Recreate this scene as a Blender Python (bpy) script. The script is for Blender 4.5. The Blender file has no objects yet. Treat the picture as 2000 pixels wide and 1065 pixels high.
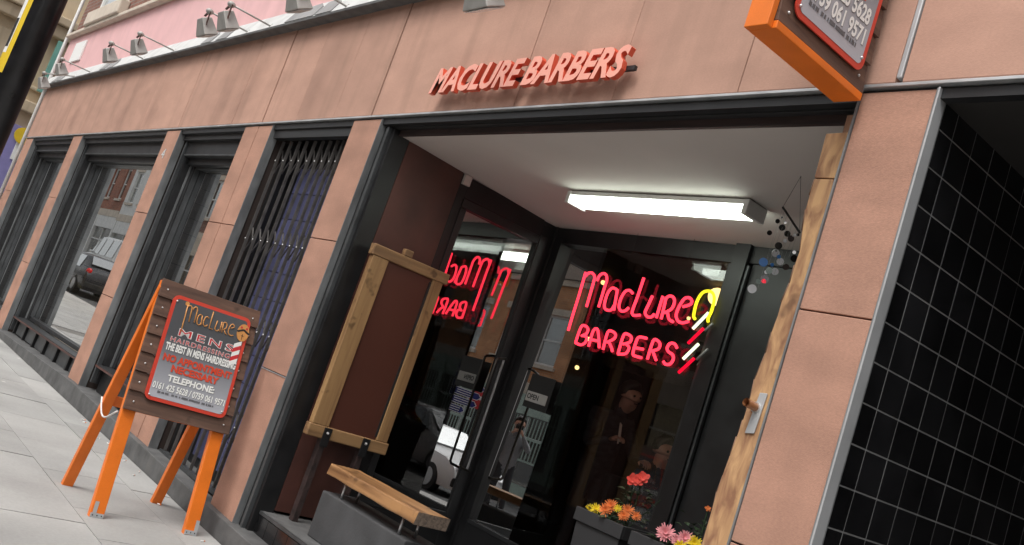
import bpy, bmesh, math, random
from mathutils import Vector, Matrix
random.seed(7)
scn = bpy.context.scene
COL = scn.collection
R_ = math.radians

# ---------------------------------------------------------------- camera, sky, sun, exposure
FPX, CYPX, CAMD, CAMH = 1864.155, 505.864, 3.1, 1.575
RM = [[0.6085585109, 0.7255800049, 0.3212323073], [0.0877342736, 0.3408177840, -0.9360266745], [-0.7886439222, 0.5978100823, 0.1437493284]]
CAM = Vector((0, -CAMD, CAMH))
cd = bpy.data.cameras.new('camera'); cam = bpy.data.objects.new('camera', cd); COL.objects.link(cam)
rx, dn, fw = Vector(RM[0]), Vector(RM[1]), Vector(RM[2])
up = -dn
m = Matrix(((rx.x, up.x, -fw.x, CAM.x), (rx.y, up.y, -fw.y, CAM.y), (rx.z, up.z, -fw.z, CAM.z), (0, 0, 0, 1)))
cam.matrix_world = m
cd.sensor_width = 36; cd.lens = 36 * FPX / 2000.0; cd.shift_y = (CYPX - 532.5) / 2000.0
cd.clip_start = 0.02; cd.clip_end = 3000
scn.camera = cam

world = bpy.data.worlds.new('World'); scn.world = world; world.use_nodes = True
wn, wl = world.node_tree.nodes, world.node_tree.links
wn.clear()
sky = wn.new('ShaderNodeTexSky'); sky.sky_type = 'NISHITA'; sky.sun_disc = False
SUN_EL, SUN_AZ = 58, 165          # azimuth clockwise from +y
sky.sun_elevation = R_(SUN_EL); sky.sun_rotation = R_(SUN_AZ)
sky.air_density = 1.0; sky.dust_density = 4.0; sky.ozone_density = 1.0
hs = wn.new('ShaderNodeHueSaturation'); hs.inputs['Saturation'].default_value = 0.12
bg = wn.new('ShaderNodeBackground'); bg.inputs['Strength'].default_value = 0.15
wo = wn.new('ShaderNodeOutputWorld')
wl.new(sky.outputs['Color'], hs.inputs['Color']); wl.new(hs.outputs['Color'], bg.inputs['Color']); wl.new(bg.outputs['Background'], wo.inputs['Surface'])
sl = bpy.data.lights.new('sun', 'SUN'); sl.energy = 1.3; sl.angle = R_(25); sl.color = (1, 0.96, 0.9)
so = bpy.data.objects.new('sun', sl); COL.objects.link(so)
sd = Vector((math.sin(R_(SUN_AZ)) * math.cos(R_(SUN_EL)), math.cos(R_(SUN_AZ)) * math.cos(R_(SUN_EL)), math.sin(R_(SUN_EL))))
so.rotation_euler = sd.to_track_quat('Z', 'Y').to_euler()
vs = scn.view_settings
vs.view_transform = 'Standard'; vs.look = 'None'; vs.gamma = 1; vs.exposure = 0.48; vs.use_curve_mapping = False
scn.cycles.use_denoising = True
scn.cycles.max_bounces = 10; scn.cycles.glossy_bounces = 6; scn.cycles.diffuse_bounces = 4
scn.cycles.transparent_max_bounces = 16; scn.cycles.sample_clamp_indirect = 6

# ---------------------------------------------------------------- pixel -> place helpers
def ray(px, py):
    a = ((px - 1000) / FPX, (py - CYPX) / FPX, 1.0)
    return Vector([sum(RM[k][i] * a[k] for k in range(3)) for i in range(3)])
def onY(px, py, y): r = ray(px, py); return CAM + r * ((y + CAMD) / r.y)
def onX(px, py, x): r = ray(px, py); return CAM + r * (x / r.x)
def onZ(px, py, z): r = ray(px, py); return CAM + r * ((z - CAMH) / r.z)
def onP(px, py, p0, n): r = ray(px, py); return CAM + r * ((Vector(p0) - CAM).dot(n) / r.dot(n))
GS = -0.0147
def gz(x): return GS * max(-70, min(70, x))

# ---------------------------------------------------------------- geometry helpers
ORG = {}
class G:
    def __init__(s): s.v = []; s.f = []; s.m = []; s.mi = 0
    def add(s, vs, fs):
        b = len(s.v); s.v += [Vector(p) for p in vs]
        for f in fs: s.f.append([i + b for i in f]); s.m.append(s.mi)
        return s
    def box(s, x0, x1, y0, y1, z0, z1):
        v = [(x0,y0,z0),(x1,y0,z0),(x1,y1,z0),(x0,y1,z0),(x0,y0,z1),(x1,y0,z1),(x1,y1,z1),(x0,y1,z1)]
        return s.add(v, [(3,2,1,0),(4,5,6,7),(0,1,5,4),(1,2,6,5),(2,3,7,6),(3,0,4,7)])
    def obox(s, c, a, b, d):            # centre and three half-axis vectors
        c, a, b, d = Vector(c), Vector(a), Vector(b), Vector(d)
        v = [c-a-b-d, c+a-b-d, c+a+b-d, c-a+b-d, c-a-b+d, c+a-b+d, c+a+b+d, c-a+b+d]
        fs = [(3,2,1,0),(4,5,6,7),(0,1,5,4),(1,2,6,5),(2,3,7,6),(3,0,4,7)]
        if a.cross(b).dot(d) < 0: fs = [f[::-1] for f in fs]
        return s.add(v, fs)
    def beam(s, p, q, w, h, side=None):
        p, q = Vector(p), Vector(q); d = q - p
        sd_ = Vector(side) if side else (d.cross(Vector((0,0,1))) if abs(d.normalized().z) < .95 else Vector((1,0,0)))
        sd_ = (sd_ - d * sd_.dot(d) / d.dot(d)).normalized(); u_ = d.cross(sd_).normalized()
        return s.obox((p + q) / 2, d / 2, sd_ * w / 2, u_ * h / 2)
    def prism(s, poly, ext):            # planar polygon (CCW seen against ext) extruded by ext
        n = len(poly); e = Vector(ext); a = [Vector(p) for p in poly]
        nn = Vector((0,0,0))
        for i in range(n): nn += a[i].cross(a[(i+1) % n])
        if nn.dot(e) > 0: a = a[::-1]
        v = a + [p + e for p in a]
        fs = [list(range(n)), list(range(2*n-1, n-1, -1))] + [[(i+1) % n, i, i+n, (i+1) % n + n] for i in range(n)]
        return s.add(v, fs)
    def tube(s, pts, r, n=8, closed=False, caps=True):
        pts = [Vector(p) for p in pts]; rs = r if isinstance(r, (list, tuple)) else [r] * len(pts)
        rings = []; prev = None
        for i, p in enumerate(pts):
            if i == 0: t = pts[1] - p
            elif i == len(pts) - 1: t = p - pts[i-1]
            else: t = (pts[i+1] - p).normalized() + (p - pts[i-1]).normalized()
            t = t.normalized() if t.length > 1e-9 else Vector((0,0,1))
            if prev is None:
                a = t.cross(Vector((0,0,1))) if abs(t.z) < .9 else t.cross(Vector((1,0,0)))
            else: a = prev - t * prev.dot(t)
            a.normalize(); prev = a; b = t.cross(a)
            rings.append([p + (a * math.cos(2*math.pi*k/n) + b * math.sin(2*math.pi*k/n)) * rs[i] for k in range(n)])
        v = [q for rg in rings for q in rg]; fs = []
        for i in range(len(pts) - 1):
            for k in range(n):
                fs.append([i*n+k, i*n+(k+1) % n, (i+1)*n+(k+1) % n, (i+1)*n+k])
        if caps: fs += [list(range(n-1, -1, -1)), [(len(pts)-1)*n + k for k in range(n)]]
        return s.add(v, fs)
    def ball(s, c, r, nu=12, nv=8):
        c = Vector(c); r = Vector(r) if not isinstance(r, (int, float)) else Vector((r, r, r))
        v = [c + Vector((0,0,r.z))]
        for j in range(1, nv):
            th = math.pi * j / nv
            for i in range(nu):
                ph = 2*math.pi*i/nu
                v.append(c + Vector((r.x*math.sin(th)*math.cos(ph), r.y*math.sin(th)*math.sin(ph), r.z*math.cos(th))))
        v.append(c - Vector((0,0,r.z))); fs = []
        for i in range(nu): fs.append([0, 1+i, 1+(i+1) % nu])
        for j in range(nv-2):
            for i in range(nu):
                a = 1+j*nu; fs.append([a+i, a+nu+i, a+nu+(i+1) % nu, a+(i+1) % nu])
        a = 1+(nv-2)*nu; L = len(v)-1
        for i in range(nu): fs.append([a+i, L, a+(i+1) % nu])
        return s.add(v, fs)
    def disc(s, c, nrm, r, th, n=20):
        c, nrm = Vector(c), Vector(nrm).normalized()
        a = nrm.cross(Vector((0,0,1))) if abs(nrm.z) < .9 else nrm.cross(Vector((1,0,0)))
        a.normalize(); b = nrm.cross(a)
        return s.prism([c + (a*math.cos(2*math.pi*k/n) + b*math.sin(2*math.pi*k/n))*r for k in range(n)], nrm*th)

def root(name, label, cat, loc, group=None):
    o = bpy.data.objects.new(name, None); COL.objects.link(o); o.location = loc
    o.empty_display_size = .1
    o['label'] = label; o['category'] = cat
    if group: o['group'] = group
    ORG[o] = Vector(loc); return o
def tag(o, label, cat, group=None):
    o['label'] = label; o['category'] = cat
    if group: o['group'] = group
    return o
def mk(name, g, mat, parent=None, bevel=0, smooth=False, kind=None):
    if parent is not None: org = ORG[parent]
    else:
        xs = [p.x for p in g.v]; ys = [p.y for p in g.v]; zs = [p.z for p in g.v]
        org = Vector(((min(xs)+max(xs))/2, (min(ys)+max(ys))/2, min(zs)))
    me = bpy.data.meshes.new(name)
    me.from_pydata([tuple(p - org) for p in g.v], [], g.f)
    mats = mat if isinstance(mat, (list, tuple)) else [mat]
    for mm in mats: me.materials.append(mm)
    if len(mats) > 1: me.polygons.foreach_set('material_index', g.m)
    if smooth: me.polygons.foreach_set('use_smooth', [True]*len(me.polygons))
    me.update()
    o = bpy.data.objects.new(name, me); COL.objects.link(o)
    if parent is not None: o.parent = parent
    else: o.location = org
    ORG[o] = org
    if kind: o['kind'] = kind
    if bevel:
        b = o.modifiers.new('bevel', 'BEVEL'); b.width = bevel; b.segments = 2; b.limit_method = 'ANGLE'
    return o
def bx(name, mat, parent, x0, x1, y0, y1, z0, z1, bevel=0, kind=None):
    return mk(name, G().box(x0, x1, y0, y1, z0, z1), mat, parent, bevel, kind=kind)
def inst(name, src, loc, parent):       # another piece sharing mesh data; loc in world
    o = bpy.data.objects.new(name, src.data); COL.objects.link(o); o.parent = parent
    o.location = Vector(loc) - ORG[parent]
    for md in src.modifiers:
        if md.type == 'BEVEL':
            b = o.modifiers.new('bevel', 'BEVEL'); b.width = md.width; b.segments = md.segments; b.limit_method = 'ANGLE'
    return o

# lettering: Blender's built-in face, turned into a mesh and fitted to a box (u right, v up, n out)
_dg = None
def letters(txt, offset=0.0, shear=0.0, depth=0.0, spacing=1.0):
    cu = bpy.data.curves.new('t', 'FONT'); cu.body = txt; cu.offset = offset; cu.shear = shear
    cu.extrude = depth; cu.space_character = spacing; cu.resolution_u = 3; cu.size = 1
    ob = bpy.data.objects.new('t', cu); COL.objects.link(ob)
    dg = bpy.context.evaluated_depsgraph_get()
    me = bpy.data.meshes.new_from_object(ob.evaluated_get(dg))
    v = [tuple(p.co) for p in me.vertices]; f = [list(p.vertices) for p in me.polygons]
    bpy.data.objects.remove(ob); bpy.data.curves.remove(cu); bpy.data.meshes.remove(me)
    return v, f
def text_g(txt, O, U, V, N, width, height, offset=0.0, shear=0.0, depth=0.0, lift=0.001, spacing=1.0, g=None, box=None):
    v, f = letters(txt, offset, shear, 0.0 if depth == 0 else 0.5, spacing)
    if box is None:
        x0 = min(p[0] for p in v); x1 = max(p[0] for p in v); y0 = min(p[1] for p in v); y1 = max(p[1] for p in v)
    else: x0, x1, y0, y1 = box
    O, U, V, N = Vector(O), Vector(U), Vector(V), Vector(N)
    g = g or G()
    g.add([O + U*((p[0]-x0)/(x1-x0)*width) + V*((p[1]-y0)/(y1-y0)*height) + N*(lift + ((p[2]+.5)*depth if depth else 0)) for p in v], f)
    return g

# ---------------------------------------------------------------- materials
def nodes_of(name):
    mt = bpy.data.materials.new(name); mt.use_nodes = True
    n, l = mt.node_tree.nodes, mt.node_tree.links; n.clear()
    out = n.new('ShaderNodeOutputMaterial'); return mt, n, l, out
def mat(name, col, rough=.6, metal=0.0, var=.12, scale=4.0, stretch=(1,1,1), bump=0.0, bscale=60.0, rnd=0.0, spec=.5, streak=0.0, streak_col=(.08,.06,.05), rvar=0.0, fine=0.0):
    mt, n, l, out = nodes_of(name)
    b = n.new('ShaderNodeBsdfPrincipled'); l.new(b.outputs[0], out.inputs[0])
    b.inputs['Roughness'].default_value = rough; b.inputs['Metallic'].default_value = metal
    b.inputs['Specular IOR Level'].default_value = spec
    geo = n.new('ShaderNodeNewGeometry')
    mp = n.new('ShaderNodeMapping'); mp.inputs['Scale'].default_value = stretch; l.new(geo.outputs['Position'], mp.inputs[0])
    nz = n.new('ShaderNodeTexNoise'); nz.inputs['Scale'].default_value = scale; nz.inputs['Detail'].default_value = 6; l.new(mp.outputs[0], nz.inputs[0])
    mr = n.new('ShaderNodeMapRange'); mr.inputs[1].default_value = .3; mr.inputs[2].default_value = .7; mr.inputs[3].default_value = 1 - var; mr.inputs[4].default_value = 1 + var
    l.new(nz.outputs[0], mr.inputs[0]); val = mr.outputs[0]
    if fine:
        nf = n.new('ShaderNodeTexNoise'); nf.inputs['Scale'].default_value = scale*30; nf.inputs['Detail'].default_value = 3; l.new(mp.outputs[0], nf.inputs[0])
        mf = n.new('ShaderNodeMapRange'); mf.inputs[1].default_value = .3; mf.inputs[2].default_value = .7; mf.inputs[3].default_value = 1 - fine; mf.inputs[4].default_value = 1 + fine
        l.new(nf.outputs[0], mf.inputs[0]); mm = n.new('ShaderNodeMath'); mm.operation = 'MULTIPLY'; l.new(val, mm.inputs[0]); l.new(mf.outputs[0], mm.inputs[1]); val = mm.outputs[0]
    if rnd:
        oi = n.new('ShaderNodeObjectInfo'); m2 = n.new('ShaderNodeMapRange'); m2.inputs[3].default_value = 1 - rnd; m2.inputs[4].default_value = 1 + rnd
        l.new(oi.outputs['Random'], m2.inputs[0]); mu = n.new('ShaderNodeMath'); mu.operation = 'MULTIPLY'; l.new(val, mu.inputs[0]); l.new(m2.outputs[0], mu.inputs[1]); val = mu.outputs[0]
    vm = n.new('ShaderNodeVectorMath'); vm.operation = 'SCALE'; vm.inputs[0].default_value = col; l.new(val, vm.inputs['Scale'])
    colout = vm.outputs[0]
    if streak:
        m3 = n.new('ShaderNodeMapping'); m3.inputs['Scale'].default_value = (5, 5, .35); l.new(geo.outputs['Position'], m3.inputs[0])
        n3 = n.new('ShaderNodeTexNoise'); n3.inputs['Scale'].default_value = 1.0; n3.inputs['Detail'].default_value = 4; l.new(m3.outputs[0], n3.inputs[0])
        r3 = n.new('ShaderNodeMapRange'); r3.inputs[1].default_value = .52; r3.inputs[2].default_value = .75; r3.inputs[3].default_value = 0; r3.inputs[4].default_value = streak
        l.new(n3.outputs[0], r3.inputs[0])
        mx = n.new('ShaderNodeMix'); mx.data_type = 'RGBA'; l.new(r3.outputs[0], mx.inputs[0]); l.new(colout, mx.inputs[6]); mx.inputs[7].default_value = (*streak_col, 1); colout = mx.outputs[2]
    l.new(colout, b.inputs['Base Color'])
    if rvar:
        r4 = n.new('ShaderNodeMapRange'); r4.inputs[3].default_value = rough - rvar; r4.inputs[4].default_value = rough + rvar; l.new(nz.outputs[0], r4.inputs[0]); l.new(r4.outputs[0], b.inputs['Roughness'])
    if bump:
        nb = n.new('ShaderNodeTexNoise'); nb.inputs['Scale'].default_value = bscale; nb.inputs['Detail'].default_value = 4; l.new(mp.outputs[0], nb.inputs[0])
        bp = n.new('ShaderNodeBump'); bp.inputs['Strength'].default_value = bump; bp.inputs['Distance'].default_value = .01; l.new(nb.outputs[0], bp.inputs['Height']); l.new(bp.outputs[0], b.inputs['Normal'])
    return mt
def emit(name, col, strength):
    mt, n, l, out = nodes_of(name); e = n.new('ShaderNodeEmission'); e.inputs[0].default_value = (*col, 1); e.inputs[1].default_value = strength
    l.new(e.outputs[0], out.inputs[0]); return mt
def glass(name, base, k=1.0, tint=(.9,.93,.92), rough=0.0, dirt=0.0):
    mt, n, l, out = nodes_of(name)
    t = n.new('ShaderNodeBsdfTransparent'); t.inputs[0].default_value = (*tint, 1)
    gl = n.new('ShaderNodeBsdfGlossy'); gl.inputs['Roughness'].default_value = rough; gl.inputs[0].default_value = (.96,.97,.97,1)
    fr = n.new('ShaderNodeFresnel'); fr.inputs[0].default_value = 1.5
    ma = n.new('ShaderNodeMath'); ma.operation = 'MULTIPLY_ADD'; ma.use_clamp = True; l.new(fr.outputs[0], ma.inputs[0]); ma.inputs[1].default_value = k; ma.inputs[2].default_value = base
    gm = n.new('ShaderNodeNewGeometry'); iv = n.new('ShaderNodeMath'); iv.operation = 'SUBTRACT'; iv.inputs[0].default_value = 1.0; l.new(gm.outputs['Backfacing'], iv.inputs[1])
    fm = n.new('ShaderNodeMath'); fm.operation = 'MULTIPLY'; l.new(ma.outputs[0], fm.inputs[0]); l.new(iv.outputs[0], fm.inputs[1])
    mx = n.new('ShaderNodeMixShader'); l.new(fm.outputs[0], mx.inputs[0]); l.new(t.outputs[0], mx.inputs[1]); l.new(gl.outputs[0], mx.inputs[2])
    l.new(mx.outputs[0], out.inputs[0]); return mt
def wood(name, col, dark, axis, scale=14, rough=.55, st=.07):
    mt, n, l, out = nodes_of(name)
    b = n.new('ShaderNodeBsdfPrincipled'); l.new(b.outputs[0], out.inputs[0]); b.inputs['Roughness'].default_value = rough
    geo = n.new('ShaderNodeNewGeometry'); mp = n.new('ShaderNodeMapping'); s_ = [1, 1, 1]; s_[axis] = st; mp.inputs['Scale'].default_value = s_; l.new(geo.outputs['Position'], mp.inputs[0])
    oi = n.new('ShaderNodeObjectInfo'); va = n.new('ShaderNodeVectorMath'); va.operation = 'ADD'; l.new(mp.outputs[0], va.inputs[0]); l.new(oi.outputs['Random'], va.inputs[1])
    nz = n.new('ShaderNodeTexNoise'); nz.inputs['Scale'].default_value = scale; nz.inputs['Detail'].default_value = 8; nz.inputs['Distortion'].default_value = .6; l.new(va.outputs[0], nz.inputs[0])
    kn = n.new('ShaderNodeTexNoise'); kn.inputs['Scale'].default_value = 9; kn.inputs['Detail'].default_value = 2; l.new(geo.outputs['Position'], kn.inputs[0])
    rp = n.new('ShaderNodeValToRGB'); rp.color_ramp.elements[0].position = .32; rp.color_ramp.elements[0].color = (*dark, 1); rp.color_ramp.elements[1].position = .62; rp.color_ramp.elements[1].color = (*col, 1)
    l.new(nz.outputs[0], rp.inputs[0])
    kr = n.new('ShaderNodeMapRange'); kr.inputs[1].default_value = .66; kr.inputs[2].default_value = .74; kr.inputs[3].default_value = 0; kr.inputs[4].default_value = .7; l.new(kn.outputs[0], kr.inputs[0])
    mx = n.new('ShaderNodeMix'); mx.data_type = 'RGBA'; l.new(kr.outputs[0], mx.inputs[0]); l.new(rp.outputs[0], mx.inputs[6]); mx.inputs[7].default_value = (*[c*.5 for c in dark], 1)
    l.new(mx.outputs[2], b.inputs['Base Color'])
    bp = n.new('ShaderNodeBump'); bp.inputs['Strength'].default_value = .35; bp.inputs['Distance'].default_value = .01; l.new(nz.outputs[0], bp.inputs['Height']); l.new(bp.outputs[0], b.inputs['Normal'])
    return mt
def brickmat(name, c1, c2, mortar, axis='XZ', scale=1.0, var=.0):
    mt, n, l, out = nodes_of(name)
    b = n.new('ShaderNodeBsdfPrincipled'); l.new(b.outputs[0], out.inputs[0]); b.inputs['Roughness'].default_value = .85
    geo = n.new('ShaderNodeNewGeometry'); sp = n.new('ShaderNodeSeparateXYZ'); cb = n.new('ShaderNodeCombineXYZ'); l.new(geo.outputs['Position'], sp.inputs[0])
    l.new(sp.outputs['XYZ'.index(axis[0])], cb.inputs[0]); l.new(sp.outputs[2], cb.inputs[1])
    br = n.new('ShaderNodeTexBrick'); l.new(cb.outputs[0], br.inputs[0]); br.inputs['Color1'].default_value = (*c1,1); br.inputs['Color2'].default_value = (*c2,1); br.inputs['Mortar'].default_value = (*mortar,1)
    br.inputs['Scale'].default_value = scale; br.inputs['Brick Width'].default_value = .225; br.inputs['Row Height'].default_value = .075; br.inputs['Mortar Size'].default_value = .008
    nz = n.new('ShaderNodeTexNoise'); nz.inputs['Scale'].default_value = 1.3; nz.inputs['Detail'].default_value = 6; l.new(geo.outputs['Position'], nz.inputs[0])
    mr = n.new('ShaderNodeMapRange'); mr.inputs[1].default_value = .3; mr.inputs[2].default_value = .7; mr.inputs[3].default_value = .75; mr.inputs[4].default_value = 1.2; l.new(nz.outputs[0], mr.inputs[0])
    vm = n.new('ShaderNodeVectorMath'); vm.operation = 'SCALE'; l.new(br.outputs[0], vm.inputs[0]); l.new(mr.outputs[0], vm.inputs['Scale']); l.new(vm.outputs[0], b.inputs['Base Color'])
    return mt
def gradient(name, top, bot, z0, z1):   # a printed fade between two inks, by height in the thing's own space
    mt, n, l, out = nodes_of(name)
    b = n.new('ShaderNodeBsdfPrincipled'); l.new(b.outputs[0], out.inputs[0]); b.inputs['Roughness'].default_value = .4
    geo = n.new('ShaderNodeNewGeometry'); sp = n.new('ShaderNodeSeparateXYZ'); l.new(geo.outputs['Position'], sp.inputs[0])
    mr = n.new('ShaderNodeMapRange'); mr.inputs[1].default_value = z0; mr.inputs[2].default_value = z1; l.new(sp.outputs[2], mr.inputs[0])
    rp = n.new('ShaderNodeValToRGB'); rp.color_ramp.elements[0].color = (*bot,1); rp.color_ramp.elements[1].color = (*top,1); l.new(mr.outputs[0], rp.inputs[0]); l.new(rp.outputs[0], b.inputs['Base Color'])
    return mt

M = {}
STONE = (.48, .282, .212)
M['stone'] = mat('terracotta sandstone', STONE, .8, var=.10, scale=2.2, stretch=(1.2,1.2,2.2), bump=.12, bscale=180, rnd=.07, streak=.42, streak_col=(.27,.165,.12), fine=.05)
M['stone_pillar'] = mat('terracotta sandstone pillar', (.43,.235,.168), .8, var=.17, scale=2.6, stretch=(1,1,1.8), bump=.18, bscale=180, rnd=.06, streak=.26, streak_col=(.27,.15,.11), fine=.09)
M['joint'] = mat('dark joint', (.05,.035,.03), .9)
M['trim'] = mat('weathered grey metal trim', (.24,.25,.255), .5, metal=.35, var=.3, scale=9, stretch=(1,1,.4), rvar=.1)
M['silver'] = mat('pale aluminium angle', (.62,.63,.64), .35, metal=.6, var=.2, scale=5)
M['black'] = mat('black painted metal', (.012,.012,.013), .42, var=.3, scale=7, rvar=.1)
M['dark'] = mat('dark grey painted frame', (.020,.0205,.022), .45, var=.3, scale=6, rvar=.12)
M['rail'] = mat('grey shutter rail', (.085,.09,.094), .42, metal=.4, var=.3, scale=8, stretch=(1,1,.5))
M['plinth'] = mat('dark grey stone plinth', (.10,.10,.10), .75, var=.3, scale=7, bump=.2, bscale=90, streak=.4, streak_col=(.17,.165,.155))
M['slab'] = mat('concrete paving slab', (.335,.332,.322), .85, var=.13, scale=1.6, bump=.15, bscale=140, rnd=.10, fine=.05)
def gum(mt):
    n, l = mt.node_tree.nodes, mt.node_tree.links
    b = [q for q in n if q.type == 'BSDF_PRINCIPLED'][0]; src = b.inputs['Base Color'].links[0].from_socket
    geo = n.new('ShaderNodeNewGeometry'); vo = n.new('ShaderNodeTexVoronoi'); vo.inputs['Scale'].default_value = 2.6; l.new(geo.outputs['Position'], vo.inputs['Vector'])
    nz = n.new('ShaderNodeTexNoise'); nz.inputs['Scale'].default_value = 40; l.new(geo.outputs['Position'], nz.inputs[0])
    ad = n.new('ShaderNodeMath'); ad.operation = 'MULTIPLY_ADD'; l.new(nz.outputs[0], ad.inputs[0]); ad.inputs[1].default_value = .05; l.new(vo.outputs['Distance'], ad.inputs[2])
    r = n.new('ShaderNodeMapRange'); r.inputs[1].default_value = .075; r.inputs[2].default_value = .085; r.inputs[3].default_value = .75; r.inputs[4].default_value = 0; l.new(ad.outputs[0], r.inputs[0])
    mx = n.new('ShaderNodeMix'); mx.data_type = 'RGBA'; l.new(r.outputs[0], mx.inputs[0]); l.new(src, mx.inputs[6]); mx.inputs[7].default_value = (.58,.57,.55,1); l.new(mx.outputs[2], b.inputs['Base Color'])
gum(M['slab'])
M['slabbed'] = mat('sandy joint bed', (.17,.165,.155), .9)
M['kerb'] = mat('granite kerb', (.33,.32,.31), .8, var=.15, rnd=.08)
M['asphalt'] = mat('asphalt', (.06,.06,.062), .9, var=.2, scale=2, bump=.2, bscale=200)
M['line'] = mat('road paint', (.7,.6,.08), .7)
M['pink'] = mat('pink painted render', (.78,.47,.47), .8, var=.06, scale=3, streak=.35, streak_col=(.62,.37,.37))
M['flash'] = mat('pale leadwork flashing', (.60,.61,.60), .5, var=.12, scale=6, streak=.4, streak_col=(.35,.35,.34))
M['lampshadow'] = mat('grey lamp shadow', (.27,.27,.27), .55, var=.2)  # grey painted in for lamp shadows on the flashing
M['orange'] = mat('orange gloss paint', (.83,.19,.016), .42, var=.08, scale=8, fine=.04)
M['plank'] = wood('brown stained plank', (.15,.082,.056), (.075,.04,.029), 1, 22, .6)
M['plateRed'] = mat('red plate border', (.66,.06,.035), .4, var=.04)
M['white'] = mat('white print', (.88,.88,.86), .45, var=.03)
M['inkred'] = mat('red print', (.62,.03,.04), .45, var=.03)
M['inkorange'] = mat('orange red print', (.72,.07,.03), .45, var=.03)
M['inkgold'] = mat('gold orange print', (.66,.30,.09), .45, var=.06)
M['inkblack'] = mat('black print', (.02,.02,.02), .5)
M['inkgrey'] = mat('grey print', (.13,.13,.14), .5)
M['steel'] = mat('steel', (.55,.55,.56), .3, metal=.9, var=.1)
M['handle'] = mat('dark bronze handle', (.05,.045,.04), .3, metal=.8)
M['nail'] = mat('bright screw head', (.7,.7,.7), .3, metal=.7)
M['letter'] = mat('coral letter face', (.90,.40,.31), .4, var=.04)
M['letterside'] = mat('red letter side', (.70,.10,.05), .4, var=.04)
M['oak'] = wood('oiled oak', (.37,.22,.098), (.19,.10,.045), 2, 16, .5)
M['oak_h'] = wood('oiled oak rail', (.33,.195,.09), (.15,.08,.04), 1, 16, .5)
M['bench'] = wood('varnished bench oak', (.38,.20,.085), (.16,.075,.03), 0, 16, .4)
M['endgrain'] = wood('grey end grain', (.20,.15,.115), (.10,.075,.06), 0, 60, .7)
M['boardface'] = mat('plain brown board', (.085,.028,.018), .45, var=.08, scale=2)
M['brownpanel'] = mat('red brown wall panel', (.085,.032,.024), .5, var=.35, scale=3, streak=.5, streak_col=(.05,.03,.03))
M['concrete'] = mat('dark grey rendered box', (.06,.061,.064), .75, var=.22, scale=5, bump=.12, bscale=70)
M['ceil'] = mat('cream ceiling paint', (.60,.555,.52), .8, var=.05, scale=1.5)
M['lintelwood'] = wood('dark lintel timber', (.050,.030,.028), (.022,.015,.014), 0, 22, .6)
M['timber'] = wood('waney edge timber', (.60,.36,.175), (.27,.13,.07), 2, 24, .75, .28)
M['bark'] = wood('rough bark edge', (.30,.17,.10), (.13,.07,.045), 2, 30, .85)
M['tile'] = mat('black glazed tile', (.010,.010,.011), .16, var=.4, scale=4, rnd=.35)
M['grout'] = mat('pale grout', (.30,.30,.295), .85, var=.15)
M['copper'] = mat('brown plastic pipe', (.30,.13,.055), .4)
M['galv'] = mat('galvanised plate', (.50,.51,.52), .45, metal=.3, var=.12)
M['fluobody'] = mat('white light fitting', (.72,.72,.70), .4, var=.03)
M['fluo'] = emit('fluorescent diffuser', (.90,1.0,.88), 7.0)
M['neonred'] = emit('red neon tube', (1.0,.035,.065), 1.9)
M['neonyel'] = emit('yellow neon tube', (.85,.75,.02), 1.3)
M['neonwhite'] = emit('white neon tube', (.9,.95,.62), 1.3)
M['neonred2'] = emit('deep red neon tube', (.9,.005,.03), 1.0)
M['tubeoff'] = mat('unlit glass tube', (.3,.3,.3), .2)
M['bulb'] = emit('warm lamp globe', (1.0,.66,.22), 2.2)
M['brass'] = mat('brass', (.45,.27,.08), .3, metal=.9)
M['shopglass'] = glass('shop window glass', .46, 1.4, (.95,.96,.96))
M['doorglass'] = glass('entrance glass', .42, 1.0, (.55,.57,.57))
M['winglass'] = glass('shop display glass', .02, 1.0, (.88,.89,.89))
M['filmglass'] = glass('filmed glass', .93, 1.0, (.6,.6,.6))
M['acrylic'] = glass('clear acrylic sheet', .0, .6, (.97,.97,.97))
M['mirror'] = mat('mirror disc', (.80,.81,.82), .08, metal=1.0, var=.05)
M['mirrordark'] = mat('dark mirror disc', (.05,.048,.045), .15, metal=.6)
M['discblue'] = mat('blue disc', (.06,.22,.60), .25)
M['discskywhite'] = mat('mirror disc painted sky white', (.8,.82,.85), .2)  # white stands in for sky reflected by mirror discs
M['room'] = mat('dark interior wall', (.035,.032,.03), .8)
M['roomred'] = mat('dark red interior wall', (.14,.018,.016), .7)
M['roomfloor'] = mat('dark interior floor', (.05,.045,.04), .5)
M['boarding'] = wood('grey brown boarding', (.45,.40,.34), (.30,.265,.225), 0, 12, .7)
M['bluepanel'] = mat('blue violet tile panel', (.085,.09,.18), .4, var=.25, rnd=.25, scale=2)
M['gatebar'] = mat('gate steel', (.17,.16,.15), .45, metal=.5, var=.3, scale=10)
M['leaf'] = mat('dark green leaf', (.022,.045,.018), .45, var=.4, scale=20, rnd=.2)
M['soil'] = mat('soil', (.03,.02,.015), .9)
M['petal_red'] = mat('coral red petal', (.72,.07,.05), .6, var=.15, scale=30)
M['petal_yel'] = mat('yellow petal', (.80,.60,.02), .6, var=.12, scale=30)
M['petal_or'] = mat('orange petal', (.72,.20,.05), .6, var=.2, scale=30)
M['petal_pink'] = mat('pink petal', (.80,.33,.36), .6, var=.15, scale=30)
M['planter'] = mat('dark grey planter', (.03,.03,.032), .6, var=.12, scale=6)
M['opensign'] = mat('pale sign card', (.40,.39,.37), .5)
M['rope'] = mat('white rope', (.7,.68,.66), .8)
M['pole'] = mat('black gloss post', (.016,.016,.018), .3, var=.4, scale=12, rvar=.08)
M['yellow'] = mat('yellow sticker', (.75,.52,.03), .5)
M['skin'] = mat('skin', (.50,.28,.20), .55, var=.05)
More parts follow.
